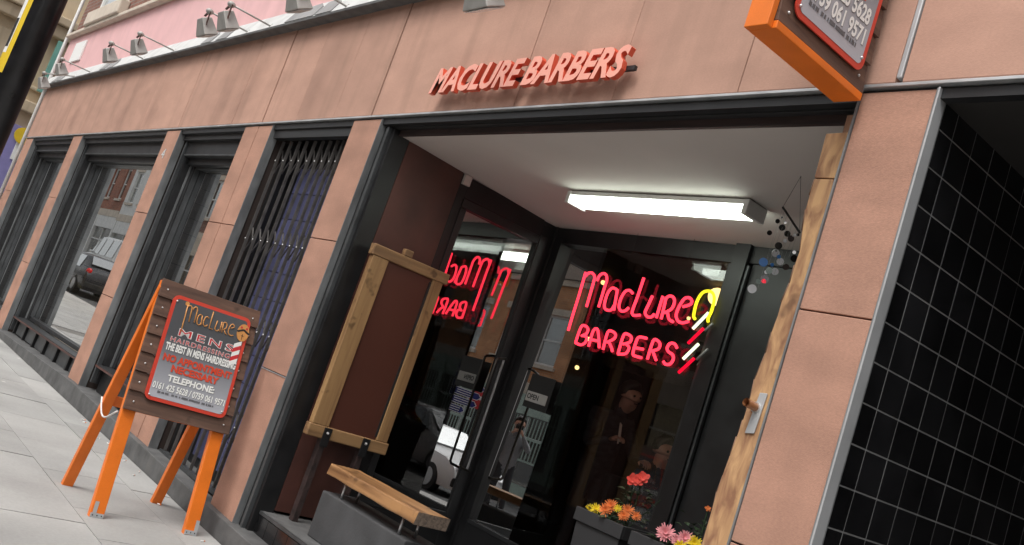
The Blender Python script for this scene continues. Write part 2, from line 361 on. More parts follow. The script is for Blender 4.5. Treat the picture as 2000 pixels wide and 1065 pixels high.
M['hair'] = mat('dark hair', (.014,.010,.008), .5, var=.3, scale=40)
M['shirt'] = mat('dark checked shirt', (.035,.036,.042), .8, var=.5, scale=14, stretch=(1,1,2))
M['cape'] = mat('black cape', (.012,.012,.014), .7)
M['jacket'] = mat('grey jacket', (.20,.205,.22), .8)
M['trousers'] = mat('dark trousers', (.03,.03,.035), .85)
M['shoe'] = mat('dark shoe', (.02,.02,.02), .5)
M['brickred'] = brickmat('red brick', (.40,.14,.075), (.30,.10,.06), (.30,.24,.20))
M['brickor'] = brickmat('orange brick', (.62,.28,.12), (.52,.22,.095), (.46,.34,.24))
M['brickdk'] = brickmat('weathered red brick', (.27,.12,.085), (.20,.085,.06), (.25,.21,.18))
M['sand'] = mat('buff stone', (.58,.47,.33), .85, var=.2, scale=1.2, streak=.4, streak_col=(.2,.16,.12))
M['sandbrick'] = mat('buff stone ashlar', (.64,.52,.36), .85, var=.15, scale=1.5)
M['palestone'] = mat('pale stone', (.62,.54,.45), .8, var=.1, streak=.3, streak_col=(.35,.3,.25))
M['whiterender'] = mat('white painted render', (.75,.75,.73), .8, var=.08, streak=.3, streak_col=(.45,.45,.44))
M['frameW'] = mat('white sash', (.75,.75,.73), .45)
M['pane'] = glass('sash pane', .25, 1.2, (.5,.55,.55))
M['blind'] = mat('pale blind', (.55,.57,.58), .8)
M['slate'] = mat('slate roof', (.06,.06,.07), .7, var=.2)
M['mint'] = mat('pale green paint', (.42,.52,.45), .5)
M['bluesign'] = mat('blue sign face', (.015,.03,.22), .4)
M['carwhite'] = mat('white car paint', (.75,.76,.77), .2, var=.02)
M['cardark'] = mat('dark car paint', (.02,.02,.024), .2, var=.02)
M['carglass'] = glass('car window', .35, 1.2, (.15,.17,.17))
M['tyre'] = mat('tyre rubber', (.02,.02,.02), .8)
M['alloy'] = mat('alloy rim', (.5,.5,.52), .35, metal=.8)
M['taillight'] = mat('red lamp lens', (.55,.01,.01), .2)
M['headlight'] = mat('clear lamp lens', (.7,.72,.75), .15)
M['purple'] = mat('lilac shop board', (.26,.24,.50), .6)
M['greymetal'] = mat('grey lamp housing', (.38,.37,.35), .5, metal=.2, var=.12, scale=12)
M['lens'] = mat('lamp glass face', (.62,.66,.66), .2)
M['green'] = mat('teal paint', (.18,.42,.36), .5)

# ================================================================= THE SETTING
# ground sheet (road level), following the gentle fall of the street, out to the horizon
g = G(); xs = [-900, -70, -40, -20, 0, 20, 70, 900]
v = []; fs = []
for x in xs:
    for y in (-900, 900): v.append((x, y, gz(x) - .13))
for i in range(len(xs)-1): fs.append((2*i, 2*i+2, 2*i+3, 2*i+1))
g.add(v, fs); road = mk('road', g, M['asphalt'], kind='structure')
KERB = -4.25
def sheet(name, x0, x1, y0, y1, dz, mt, thick=.0):
    g = G(); n = max(1, int((x1-x0)/10)); v = []; fs = []
    for i in range(n+1):
        x = x0 + (x1-x0)*i/n
        v += [(x, y0, gz(x)+dz), (x, y1, gz(x)+dz)]
    for i in range(n): fs.append((2*i, 2*i+2, 2*i+3, 2*i+1))
    g.add(v, fs)
    if thick:
        v2 = []
        for i in range(n+1):
            x = x0 + (x1-x0)*i/n; v2 += [(x, y0, gz(x)+dz), (x, y0, gz(x)+dz-thick), (x, y1, gz(x)+dz), (x, y1, gz(x)+dz-thick)]
        f2 = []
        for i in range(n): a = 4*i; f2 += [(a, a+1, a+5, a+4), (a+2, a+6, a+7, a+3)]
        g.add(v2, f2)
    return mk(name, g, mt, kind='structure')
pave = sheet('pavement', -75, 40, KERB+.3, 1.0, -.012, M['slabbed'], .14)
kerb = sheet('kerb', -75, 40, KERB, KERB+.297, -.002, M['kerb'], .15)
pave2 = sheet('far_pavement', -75, 60, -15.2, -12.0, -.01, M['slabbed'], .14)
sheet('double_yellow_line', -75, 40, KERB-.35, KERB-.28, -.126, M['line'])
# paving slabs: one row of long flags against the plinth, then staggered rows
SL = {}
def slab_proto(L, W):
    g = G().box(-L/2+.003, L/2-.003, -W/2+.003, W/2-.003, -.04, 0)
    for p in g.v: p.z += GS * p.x
    me = bpy.data.meshes.new('paving_slab'); me.from_pydata([tuple(p) for p in g.v], [], g.f); me.materials.append(M['slab'])
    return me
rows = [(-.06, -.375, 1.05), (-.375, -.99, .9), (-.99, -1.6, .75), (-1.6, -2.21, .9), (-2.21, -2.82, .75), (-2.82, -3.43, .9), (-3.43, KERB+.3, .9)]
cnt = 0
for ri, (ya, yb, L) in enumerate(rows):
    x = (-18.6 if ri < 4 else -13.5) + .33*ri % L
    while x < (1.5 if ri < 5 else 2.5) and cnt < 296:
        l_ = L * (1.0 if (ri == 0 or random.random() < .7) else .667)
        key = (round(l_, 3), round(ya-yb, 3))
        if key not in SL: SL[key] = slab_proto(l_, ya-yb)
        o = bpy.data.objects.new('paving_slab', SL[key]); COL.objects.link(o); o.parent = pave
        o.location = Vector((x + l_/2, (ya+yb)/2, gz(x+l_/2) + random.uniform(-.0015, .0025))) - ORG[pave]
        o.rotation_euler = (random.uniform(-.002, .002), random.uniform(-.002, .002), 0)
        x += l_; cnt += 1
# rows further off: one stuff part of the pavement
g = G()
for ri, (ya, yb, L) in enumerate(rows):
    for (xa, xb) in ((-70, -18.7 if ri < 4 else -13.6),):
        x = xb - L
        while x > xa:
            g.obox((x+L/2, (ya+yb)/2, gz(x+L/2)-.02), (L/2-.003, 0, GS*(L/2)), (0, (ya-yb)/2-.003, 0), (0, 0, .02)); x -= L
mk('distant_slabs', g, M['slab'], pave, kind='stuff')

# ================================================================= THE SHOP BUILDING
FB, FT = 3.235, 4.20
shop = root('shop_building', 'long terracotta stone shopfront with black framed windows and deep lit entrance', 'building', (-8, 0, .1))
# --- fascia
fas = bx('fascia', M['joint'], shop, -18.55, 7.0, .035, .25, FB, FT+.1)
jo = [-18.55, -16.9, -14.83, -13.4, -12.0, -10.58, -9.03, -8.30, -7.6, -6.9, -6.29, -4.57, -3.72, -2.885, -2.09, -1.0, .4, 2, 3.6, 5.2, 7.0]
wide = {-8.30: .008, -6.29: .006, -2.09: .016, -10.58: .006}
for i in range(len(jo)-1):
    a = jo[i] + wide.get(jo[i], .003)/1; b = jo[i+1] - wide.get(jo[i+1], .003)
    yo = random.uniform(-.003, .003)
    bx('stone_panel', M['stone'], fas, a, b, yo, .04, FB+.012, FT-.02, .004)
bx('joint_strip', M['galv'], fas, -2.102, -2.080, -.006, .04, FB+.03, FT-.02, .004)
bx('edge_trim', M['silver'], shop, -18.55, 7.0, -.014, .03, FB-.010, FB+.004, .002)
bx('edge_channel', M['dark'], shop, -18.55, 7.0, .012, .06, FB-.06, FB-.018)
# --- ledge over the fascia
g = G(); g.box(-18.6, 7.05, -.105, .03, FT-.03, FT-.002)
mk('ledge', g, M['plinth'], shop, .004)
g = G().prism([(-18.6, -.10, FT), (-18.6, .06, FT), (-18.6, .06, FT+.20), (-18.6, 0, FT+.20)], (25.6, 0, 0))
mk('flashing', g, M['flash'], shop)
bx('pink_wall', M['pink'], shop, -18.5, 7.0, .03, .4, FT+.15, 5.15)
bx('string_course', M['palestone'], shop, -18.55, 7.0, -.06, .38, 5.152, 5.21, .008)
wallup = bx('upper_wall', M['brickdk'], shop, -18.5, 7.0, .05, .42, 5.212, 10.6)
bx('parapet', M['palestone'], shop, -18.6, 7.1, -.08, .5, 10.6, 10.85, .02)
bx('rear_mass', M['brickdk'], shop, -18.45, 6.95, 6.6, 9.0, .0, 10.5)
bx('roof', M['slate'], shop, -18.45, 6.95, .42, 6.6, 10.3, 10.5)
bx('end_wall', M['brickdk'], shop, -18.5, -18.3, .42, 6.6, .2, 10.4)
for xc in (-16.3, -12.3, -8.3, -4.3, -.3, 3.7):
    bx('window_sill', M['palestone'], shop, xc-1.0, xc+1.0, -.1, .045, 5.213, 5.46, .02)
    w = mk('window', G().box(xc-.8, xc-.7, .0, .08, 5.47, 7.4).box(xc+.7, xc+.8, .0, .08, 5.47, 7.4).box(xc-.7, xc+.7, .0, .08, 7.3, 7.4).box(xc-.7, xc+.7, .0, .08, 5.47, 5.55).box(xc-.7, xc+.7, .0, .075, 6.4, 6.46), M['frameW'], shop)
    bx('pane', M['carglass'], w, xc-.7, xc+.7, .03, .04, 5.55, 7.3)
mk('drainpipe', G().tube([(-18.60, -.02, .35), (-18.60, -.02, 9.5)], .03, 10), M['whiterender'], shop, smooth=True)

# --- plinth
def ptop(x): return .293 if x < -14 else (.293 + (.334-.293)*(x+14)/3.4 if x < -10.6 else (.334 + (.223-.334)*(x+10.6)/4.5 if x < -6.1 else .223 + (.15-.223)*(x+6.1)/4.1))
xs = [-18.6, -16, -14, -12, -10.6, -9, -7.6, -6.1, -4, -2.0]
g = G(); v = []
for x in xs: v += [(x, -.055, gz(x)-.05), (x, .6, gz(x)-.05), (x, .6, ptop(x)), (x, -.055, ptop(x))]
fs = []
for i in range(len(xs)-1):
    a = 4*i; b = a+4
    for k in range(4): fs.append((a+k, a+(k+1) % 4, b+(k+1) % 4, b+k)[::-1])
fs += [(0,1,2,3), (4*len(xs)-1, 4*len(xs)-2, 4*len(xs)-3, 4*len(xs)-4)]
g.add(v, fs); pl = mk('plinth', g, M['plinth'], shop, .006)

# --- pillars (core, stone panels with recessed joints, metal corner trim)
def pillar(x0, x1, z0, joints, mid=None, right=True):
    core = bx('pillar', M['joint'], shop, x0+.004, x1-.004, .03, .33, z0-.06, FB-.02)
    zs = [z0-.02] + joints + [FB-.022]
    xsplit = [x0, x1] if mid is None else [x0, mid, x1]
    for i in range(len(zs)-1):
        for k in range(len(xsplit)-1):
            yo = random.uniform(-.002, .003)
            bx('stone_panel', M['stone_pillar'], core, xsplit[k]+.001+(.003 if k else 0), xsplit[k+1]-.001-(.003 if k < len(xsplit)-2 else 0), yo, .034, zs[i]+.0035, zs[i+1]-.0035, .003)
    if right:
        bx('corner_trim', M['trim'], core, x1+.0005, x1+.007, -.004, .075, z0-.03, FB-.021, .001)
    return core
PIL = [(-18.52, -17.90, .293, [1.26, 2.25], None), (-15.14, -14.61, .293, [1.261, 2.25], None), (-10.88, -10.43, .334, [1.281, 2.242], None),
       (-8.64, -8.01, .27, [1.27, 2.262], -8.33), (-6.52, -6.10, .223, [1.255, 2.263], None), (-2.236, -1.92, .14, [1.363, 2.287], None)]
pcs = [pillar(*a) for a in PIL]
bx('corner_trim', M['trim'], pcs[5], -2.2445, -2.237, -.005, .03, .12, FB-.021, .001)
bx('corner_trim', M['galv'], pcs[5], -1.9125, -1.905, -.007, .055, .12, FB-.021, .001)
bx('joint_strip', M['silver'], pcs[4], -6.515, -6.105, -.005, .02, 1.247, 1.254)

# --- windows in the long front
def shop_window(x0, x1, zs, zt, vent):
    # x0: right face of left pillar; frame, jamb channels, pane, sill, vent boxes
    h = FB-.02
    g = G()
    g.box(x0+.02, x0+.06, .09, .3, zs-.2, h)                 # black channel at the jamb
    g.box(x0+.06, x0+.10, .12, .34, zs-.2, h)
    g.box(x0+.10, x0+.17, .22, .36, zs, zt)                  # left stile
    g.box(x1-.10, x1-.005, .20, .36, zs, zt)
    g.box(x0+.10, x1-.005, .10, .36, zt+.03, h-.035)             # head
    g.box(x0+.10, x1-.005, .16, .36, zt-.04, zt+.03)
    g.box(x0+.172, x1-.101, .24, .36, zs, zs+.05)
    fr = mk('window', g, M['dark'], shop, .003)
    bx('shutter_rail', M['rail'], fr, x0+.045, x0+.085, .075, .118, zs-.2, h-.04, .003)
    bx('glazing_bead', M['rail'], fr, x0+.171, x0+.183, .235, .288, zs+.051, zt-.043, .002)
    bx('glazing_bead', M['rail'], fr, x0+.184, x1-.103, .235, .288, zt-.055, zt-.043, .002)
    bx('jamb_bead', M['trim'], fr, x0+.098, x0+.106, .195, .218, zs, zt, .002)
    bx('head_bead', M['rail'], fr, x0+.11, x1-.02, .088, .0995, zt+.035, zt+.05, .002)
    bx('head_box', M['black'], fr, x0+.02, x1-.006, .05, .098, h-.10, h-.005)
    bx('pane', M['shopglass'], fr, x0+.172, x1-.102, .29, .296, zs+.052, zt-.042)
    bx('sill', M['dark'], fr, x0+.10, x1-.006, .06, .238, zs-.035, zs-.003, .004)
    bx('sill_edge', M['brownpanel'], fr, x0+.10, x1-.006, .053, .0585, zs-.03, zs-.012)
    bx('vent_back', M['dark'], fr, x0+.10, x1-.006, .21, .24, ptop(x0)-.02, zs-.037)
    if vent:
        n = 6
        for i in range(n):
            a = x0+.14 + (x1-x0-.2)*i/n
            bx('vent_panel', M['rail'], fr, a+.10, a+(x1-x0-.2)/n-.03, .13, .205, ptop(x0)+.02, zs-.05, .004)
            bx('vent_fin', M['black'], fr, a+.02, a+.075, .10, .205, ptop(x0)+.01, zs-.04, .003)
    else:
        bx('stall_riser', M['black'], fr, x0+.12, x1-.02, .15, .20, ptop(x0), zs-.05)
    return fr
shop_window(-17.893, -15.14, .50, 2.98, False)
shop_window(-14.603, -10.88, .535, 2.93, True)
shop_window(-10.423, -8.64, .60, 2.92, False)
# boarded display spaces behind those windows
for (xa, xb) in ((-18.2, -14.9), (-14.85, -10.65), (-10.6, -8.35)):
    g = G().box(xa, xb, 1.55, 1.6, .2, 3.1).box(xa-.02, xa, .37, 1.6, .2, 3.1).box(xb, xb+.02, .37, 1.6, .2, 3.1)
    bay = mk('display_bay', g, M['room'], shop)
    bx('bay_floor', M['palestone'], bay, xa, xb, .37, 1.55, .36, .4)
    bx('bay_ceiling', M['ceil'], bay, xa, xb, .37, 1.55, 3.0, 3.05)
    z = .42
    while z < 2.95:
        bx('board', M['boarding'], bay, xa+.01, xb-.01, 1.50, 1.535, z, z+.172, .004); z += .178
    z = .42
    while z < 2.95:
        bx('board', M['boarding'], bay, xa+.002, xa+.03, .42, 1.49, z, z+.172, .004); z += .178
# --- gate bay: dark reveal, blue violet tiled panel
g = G().box(-7.99, -6.53, .30, .34, .2, 3.2).box(-7.985, -7.90, .16, .30, .2, 3.1).box(-6.60, -6.535, .16, .30, .2, 3.1)
gb = mk('gate_reveal', g, M['black'], shop)
z = .34
for r in range(11):
    for c in range(4):
        xa = -7.78 + c*.285
        bx('panel_tile', M['bluepanel'], gb, xa, xa+.279, .285, .299, z, z+.229, .003)
    z += .235
bx('head_box', M['dark'], gb, -7.99, -6.53, .03, .09, 3.10, 3.212)

# --- entrance recess
XL, YB = -5.97, 1.77
def cz(y): return 3.137 - .0446*y
RF = .365
g = G(); v = []
for (x, y) in ((XL-.05, .125), (-2.0, .125), (-2.0, YB+.03), (XL-.05, YB+.03)): v += [(x, y, cz(y)), (x, y, cz(y)+.06)]
g.add(v, [(0,2,4,6), (7,5,3,1), (0,1,3,2), (2,3,5,4), (4,5,7,6), (6,7,1,0)])
for f in g.f[:1]: f.reverse()
mk('entrance_ceiling', g, M['ceil'], shop)
# steel channel and timber lintel at the front
bx('lintel_channel', M['dark'], shop, -6.085, -2.24, .062, .10, 3.165, 3.215, .003)
bx('lintel_timber', M['lintelwood'], shop, -6.0, -2.24, .102, .124, 3.125, 3.21)
# jamb: black channel, pale rail, black channel
bx('jamb_channel', M['black'], shop, -6.092, -6.045, .045, .16, .22, 3.17, .002)
bx('shutter_rail', M['rail'], shop, -6.044, -6.012, .03, .12, .22, 3.165, .003)
bx('jamb_channel', M['black'], shop, -6.011, -5.972, .06, .20, .22, 3.16, .002)
bx('jamb_channel', M['dark'], shop, -6.085, -6.02, .165, .25, .22, 3.16, .002)
# side wall panel
sp = bx('side_panel', M['brownpanel'], shop, XL-.05, XL, .202, .73, RF+.02, 3.125)
# step and floor
fl = bx('entrance_floor', M['plinth'], shop, XL-.05, -2.24, .11, YB, .15, RF)
bx('step_edge', M['rail'], fl, XL-.0, -2.24, .098, .112, RF-.022, RF+.002, .002)
tp = None
for r in range(1):
    for c in range(24):
        xa = XL + .01 + c*.154
        if xa > -2.4: break
        if tp is None: tp = bx('step_tile', M['tile'], fl, xa, xa+.15, .099, .112, .19, RF-.025, .002)
        else: inst('step_tile', tp, ORG[tp] + Vector((c*.154, 0, 0)), fl)
# door in the left side of the recess
ya, yb = .73, YB-.03
g = G()
g.box(XL-.05, XL+.004, ya, ya+.07, RF, 3.10)
g.box(XL-.05, XL+.004, yb-.13, yb, RF, 3.06)
g.box(XL-.05, XL+.004, ya+.07, yb-.13, 2.93, 3.09)
g.box(XL-.05, XL+.004, ya+.07, yb-.13, RF, .56)
door = mk('door', g, M['black'], shop, .003)
bx('door_stile', M['dark'], door, XL-.03, XL+.012, yb-.12, yb-.04, .50, 2.94, .004)
bx('door_rail', M['dark'], door, XL-.03, XL+.010, ya+.072, yb-.122, .562, .64, .004)
bx('door_rail', M['dark'], door, XL-.03, XL+.010, ya+.072, yb-.122, 2.86, 2.928, .004)
bx('door_stile', M['dark'], door, XL-.03, XL+.010, ya+.072, ya+.13, .641, 2.858, .004)
mk('pane', G().prism([(XL-.004, ya+.132, .642), (XL-.004, yb-.122, .642), (XL-.028, yb-.122, 2.858), (XL-.028, ya+.132, 2.858)], (-.004, 0, 0)), M['doorglass'], door)
hx = XL+.06
g = G().tube([(XL+.01, 1.66, 1.90), (hx-.01, 1.655, 1.905), (hx, 1.63, 1.90), (hx, 1.575, 1.885), (hx, 1.56, 1.87), (hx, 1.553, 1.02), (hx, 1.57, 1.0), (hx, 1.66, .985), (XL+.01, 1.68, .985)], .011, 8)
mk('door_handle', g, M['handle'], door, smooth=True)
bx('handle_plate', M['steel'], door, XL+.0125, XL+.018, 1.655, 1.675, .98, 1.91)
bx('ceiling_block', M['ceil'], shop, XL-.02, XL+.03, .735, .80, 3.02, 3.098)
# corner post, back display window
bx('corner_post', M['black'], shop, XL-.05, XL+.035, YB-.028, YB+.06, RF, 3.06, .003)
g = G()
g.box(XL+.036, XL+.125, YB-.02, YB+.05, RF, 3.055)
g.box(XL+.126, -4.09, YB-.02, YB+.05, 2.93, 3.055)
g.box(XL+.126, -4.09, YB-.02, YB+.05, RF, .62)
g.box(-4.088, -3.965, YB-.05, YB+.06, RF, 3.06)
g.box(-3.964, -2.24, YB-.02, YB+.05, 2.94, 3.055)
g.box(-3.964, -2.24, YB-.02, YB+.05, RF, .62)
g.box(-3.40, -3.33, YB-.03, YB+.05, .62, 2.94)
bw = mk('display_window', g, M['black'], shop, .003)
bx('glazing_bead', M['dark'], bw, XL+.126, -4.10, YB-.026, YB-.012, .621, .65, .002)
bx('glazing_bead', M['dark'], bw, -4.115, -4.09, YB-.034, YB-.012, .651, 2.92, .002)
bx('glazing_bead', M['rail'], bw, -3.963, -3.945, YB-.034, YB-.012, .651, 2.92, .002)
bx('grey_panel', M['dark'], bw, -3.944, -3.41, YB+.0, YB+.02, .621, 2.938)
XS = -5.36     # the sheet beside the door carries a reflective film, the display sheet is clear
TILT = .042          # the sheet leans in a little at its head
mk('pane', G().prism([(XL+.126, YB+.002, .622), (XS-.001, YB+.002, .622), (XS-.001, YB+.002+TILT, 2.928), (XL+.126, YB+.002+TILT, 2.928)], (0, .006, 0)), M['filmglass'], bw)
bx('pane', M['winglass'], bw, XS+.001, -4.116, YB+.004, YB+.010, .622, 2.928)
bx('pane', M['winglass'], bw, -3.328, -2.24, YB+.004, YB+.010, .622, 2.938)
# right side of the recess
bx('recess_side_wall', M['black'], shop, -2.24, -2.0, .34, YB+.06, RF, 3.12)
# waney edge timber beside the right pillar
XT = -2.2455
def edge_poly(pts, ya):
    return [onY(px, py, ya) for (px, py) in pts]
le = [(1595,352),(1585,382),(1577,410),(1571,450),(1566,490),(1556,520),(1546,555),(1530,592),(1522,620),(1511,650),(1500,690),(1478,742),(1466,790),(1455,822),(1443,855),(1430,890),(1415,930),(1404,962),(1392,1005),(1376,1060),(1360,1120),(1345,1180)]
poly = [Vector((p.x, .045, p.z)) for p in edge_poly(le, .03)]
g = G().prism(poly + [Vector((XT, .045, poly[-1].z)), Vector((XT, .045, poly[0].z))], (0, -.03, 0))
tm = mk('timber_facing', g, M['timber'], shop, .004)
g = G()
for i in range(len(poly)-1):
    g.tube([poly[i] + Vector((.004, -.012, 0)), poly[i+1] + Vector((.004, -.012, 0))], [.012 + .006*random.random(), .012 + .006*random.random()], 7)
mk('bark_edge', g, M['bark'], tm, smooth=True)
a, b = onY(1617, 264, .03), onY(1594, 350, .03)
g = G().prism([Vector((a.x, .05, a.z)), Vector((b.x, .05, b.z)), Vector((XT, .05, b.z)), Vector((XT, .05, a.z+.005))], (0, -.035, 0))
mk('timber_block', g, M['timber'], tm, .003)
bx('reveal_edge', M['bark'], tm, XT-.04, XT-.001, .016, .06, b.z+.004, 3.12)
# tiled side wall of the passage
tw = bx('tiled_wall', M['grout'], shop, -2.0, -1.9225, .057, 3.3, .0, 3.2)
cols = [.072, .194] + [.194+.1625*i for i in range(1, 16)]
zr = [1.53 + .1553*k for k in range(-9, 12)]
cache = {}
nt = 0
for i in range(len(cols)-1):
    for k in range(len(zr)-1):
        y0, y1 = cols[i]+.003, cols[i+1]-.003; z0, z1 = zr[k]+.003, min(zr[k+1], 3.195)-.003
        key = (round(y1-y0, 3), round(z1-z0, 3))
        if nt >= 296: break
        nt += 1
        if key not in cache:
            gg = G().box(0, .0025, 0, y1-y0, 0, z1-z0); me = bpy.data.meshes.new('wall_tile'); me.from_pydata([tuple(p) for p in gg.v], [], gg.f); me.materials.append(M['tile']); cache[key] = me
        o = bpy.data.objects.new('wall_tile', cache[key]); COL.objects.link(o); o.parent = tw
        o.location = Vector((-1.9225, y0, z0)) - ORG[tw]
        o.rotation_euler = (0, random.uniform(-.004, .004), random.uniform(-.004, .004))
        bb = o.modifiers.new('bevel', 'BEVEL'); bb.width = .0008; bb.segments = 1
bx('wall_edge', M['black'], tw, -1.9224, -1.918, .056, .0705, .1, 3.2)
bx('passage_ceiling', M['room'], shop, -1.92, 1.5, .06, 3.3, 3.19, 3.26)
bx('passage_back', M['room'], shop, -1.92, 1.5, 3.3, 3.4, -.1, 3.2)
bx('passage_side', M['room'], shop, 1.5, 1.6, .3, 3.3, -.1, 3.2)
pillar(1.4, 1.9, .1, [1.3, 2.3], None, False)
bx('neighbour_wall', M['stone_pillar'], shop, 1.9, 6.98, .06, .3, -.1, FB-.07)
# interior shell of the barber's room
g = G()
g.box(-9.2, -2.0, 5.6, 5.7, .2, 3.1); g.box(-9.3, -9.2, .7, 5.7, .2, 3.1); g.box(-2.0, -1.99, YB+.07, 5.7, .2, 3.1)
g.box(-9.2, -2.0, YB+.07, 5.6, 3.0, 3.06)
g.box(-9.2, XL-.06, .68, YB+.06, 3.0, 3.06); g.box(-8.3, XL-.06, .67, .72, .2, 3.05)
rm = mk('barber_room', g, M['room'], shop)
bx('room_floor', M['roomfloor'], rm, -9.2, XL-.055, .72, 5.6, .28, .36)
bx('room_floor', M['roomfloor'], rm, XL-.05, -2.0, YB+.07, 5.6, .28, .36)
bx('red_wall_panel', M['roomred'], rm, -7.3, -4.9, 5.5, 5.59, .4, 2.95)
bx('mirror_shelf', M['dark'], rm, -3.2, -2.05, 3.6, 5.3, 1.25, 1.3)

# ================================================================= THINGS ON THE FRONT
# --- folding security gate
gt = root('security_gate', 'dark steel folding lattice gate closed across narrow blue backed bay', 'gate', (-7.26, .13, ptop(-7.3)))
GX = [-7.964, -7.803, -7.636, -7.495, -7.338, -7.195, -7.065, -6.939, -6.833, -6.721]
GX = [-7.93 + (GX[i]+7.964)*1.0 for i in range(10)] + [-6.60]
bars = []
for x in GX:
    o = mk('bar', G().box(x-.004, x-.001, .10, .122, .29, 3.10).box(x+.011, x+.014, .10, .122, .29, 3.10).box(x-.001, x+.011, .1185, .122, .29, 3.10), M['gatebar'], gt)
for zc in (2.915, 2.19, 1.47, .75):
    for i in range(len(GX)-1):
        a, b = GX[i]+.005, GX[i+1]+.005
        g = G().beam((a, .125, zc-.11), (b, .125, zc+.11), .012, .003, (0,1,0)).beam((a, .129, zc+.11), (b, .129, zc-.11), .012, .003, (0,1,0))
        mk('lattice_link', G().add(g.v, g.f), M['gatebar'], gt)
    for x in GX:
        mk('rivet', G().ball((x+.005, .098, zc), .007, 6, 4), M['nail'], gt, smooth=True)
bx('bottom_track', M['rail'], gt, -7.98, -6.54, .085, .14, ptop(-6.6)+.02, .288)

# --- letters on the fascia: MACLURE BARBERS
ls = root('shop_sign_letters', 'coral italic raised letters reading MACLURE BARBERS on the stone fascia', 'sign', (-4.5, -.1, 3.33))
bl, br_ = onY(838, 177, -.1), onY(1222, 147, -.1)
zb = (bl.z + br_.z)/2
tops = onY(1000, 122, -.1).z
HT = .172
word = 'MACLURE BARBERS'
fullv, _ = letters(word, .03, .32)
fx0 = min(p[0] for p in fullv); fx1 = max(p[0] for p in fullv)
fy1 = max(p[1] for p in letters('M', .03, .32)[0])
Wd = 1.84; x_l = -5.43
def advance(s_):    # pen position after s_, read from where a following letter starts
    a, _ = letters(s_ + 'I', .03, .32); b, _ = letters('I', .03, .32)
    return max(p[0] for p in a) - max(p[0] for p in b)
for i, ch in enumerate(word):
    if ch == ' ': continue
    adv = advance(word[:i]) if i else 0
    vv, ff = letters(ch, .03, .32, .5)
    g = G(); s1 = Wd/(fx1-fx0); s2 = HT/fy1
    g.add([Vector((x_l + (p[0]+adv-fx0)*s1, -.058 - (p[2]+.5)*.034, zb + p[1]*s2)) for p in vv], ff)
    # face polygons (towards the street) coral, the rest red
    o = mk('letter', g, [M['letterside'], M['letter']], ls)
    me = o.data
    for p in me.polygons:
        if p.normal.y < -.9: p.material_index = 1
bx('mounting_rail', M['dark'], ls, x_l+.1, x_l+Wd+.03, -.056, -.036, zb+.045, zb+.07)
for k in range(4): bx('stand_off', M['trim'], ls, x_l+.3+.42*k, x_l+.32+.42*k, -.036, .0, zb+.05, zb+.065)

# --- printed plate used on both boards
CEL = {  # uncial logo strokes in the frame of the neon tracing (x right, y down)
 'M': [[(122,598),(160,470),(210,310),(262,130)], [(258,165),(285,138),(315,138),(333,165),(325,210),(268,408)], [(352,200),(372,160),(400,141),(425,152),(431,190),(418,235),(365,410)]],
 'a': [[(508,268),(475,257),(440,295),(415,370),(415,420),(445,436),(470,428),(490,395)], [(516,268),(487,435)]],
 'c': [[(638,300),(612,276),(575,288),(540,350),(528,410),(548,442),(580,438),(606,414)]],
 'L': [[(728,175),(680,318),(632,462),(697,474)]],
 'u': [[(797,318),(762,395),(738,450),(752,484),(785,490),(812,465)], [(880,322),(826,497)]],
 'R': [[(905,335),(866,505)], [(893,350),(930,322),(963,332),(972,370),(948,425),(892,456)], [(918,462),(930,508),(962,528)]],
 'e': [[(1040,407),(1100,388),(1110,355),(1085,334),(1050,345),(1010,405),(986,470),(998,518),(1035,536),(1085,524)]],
}
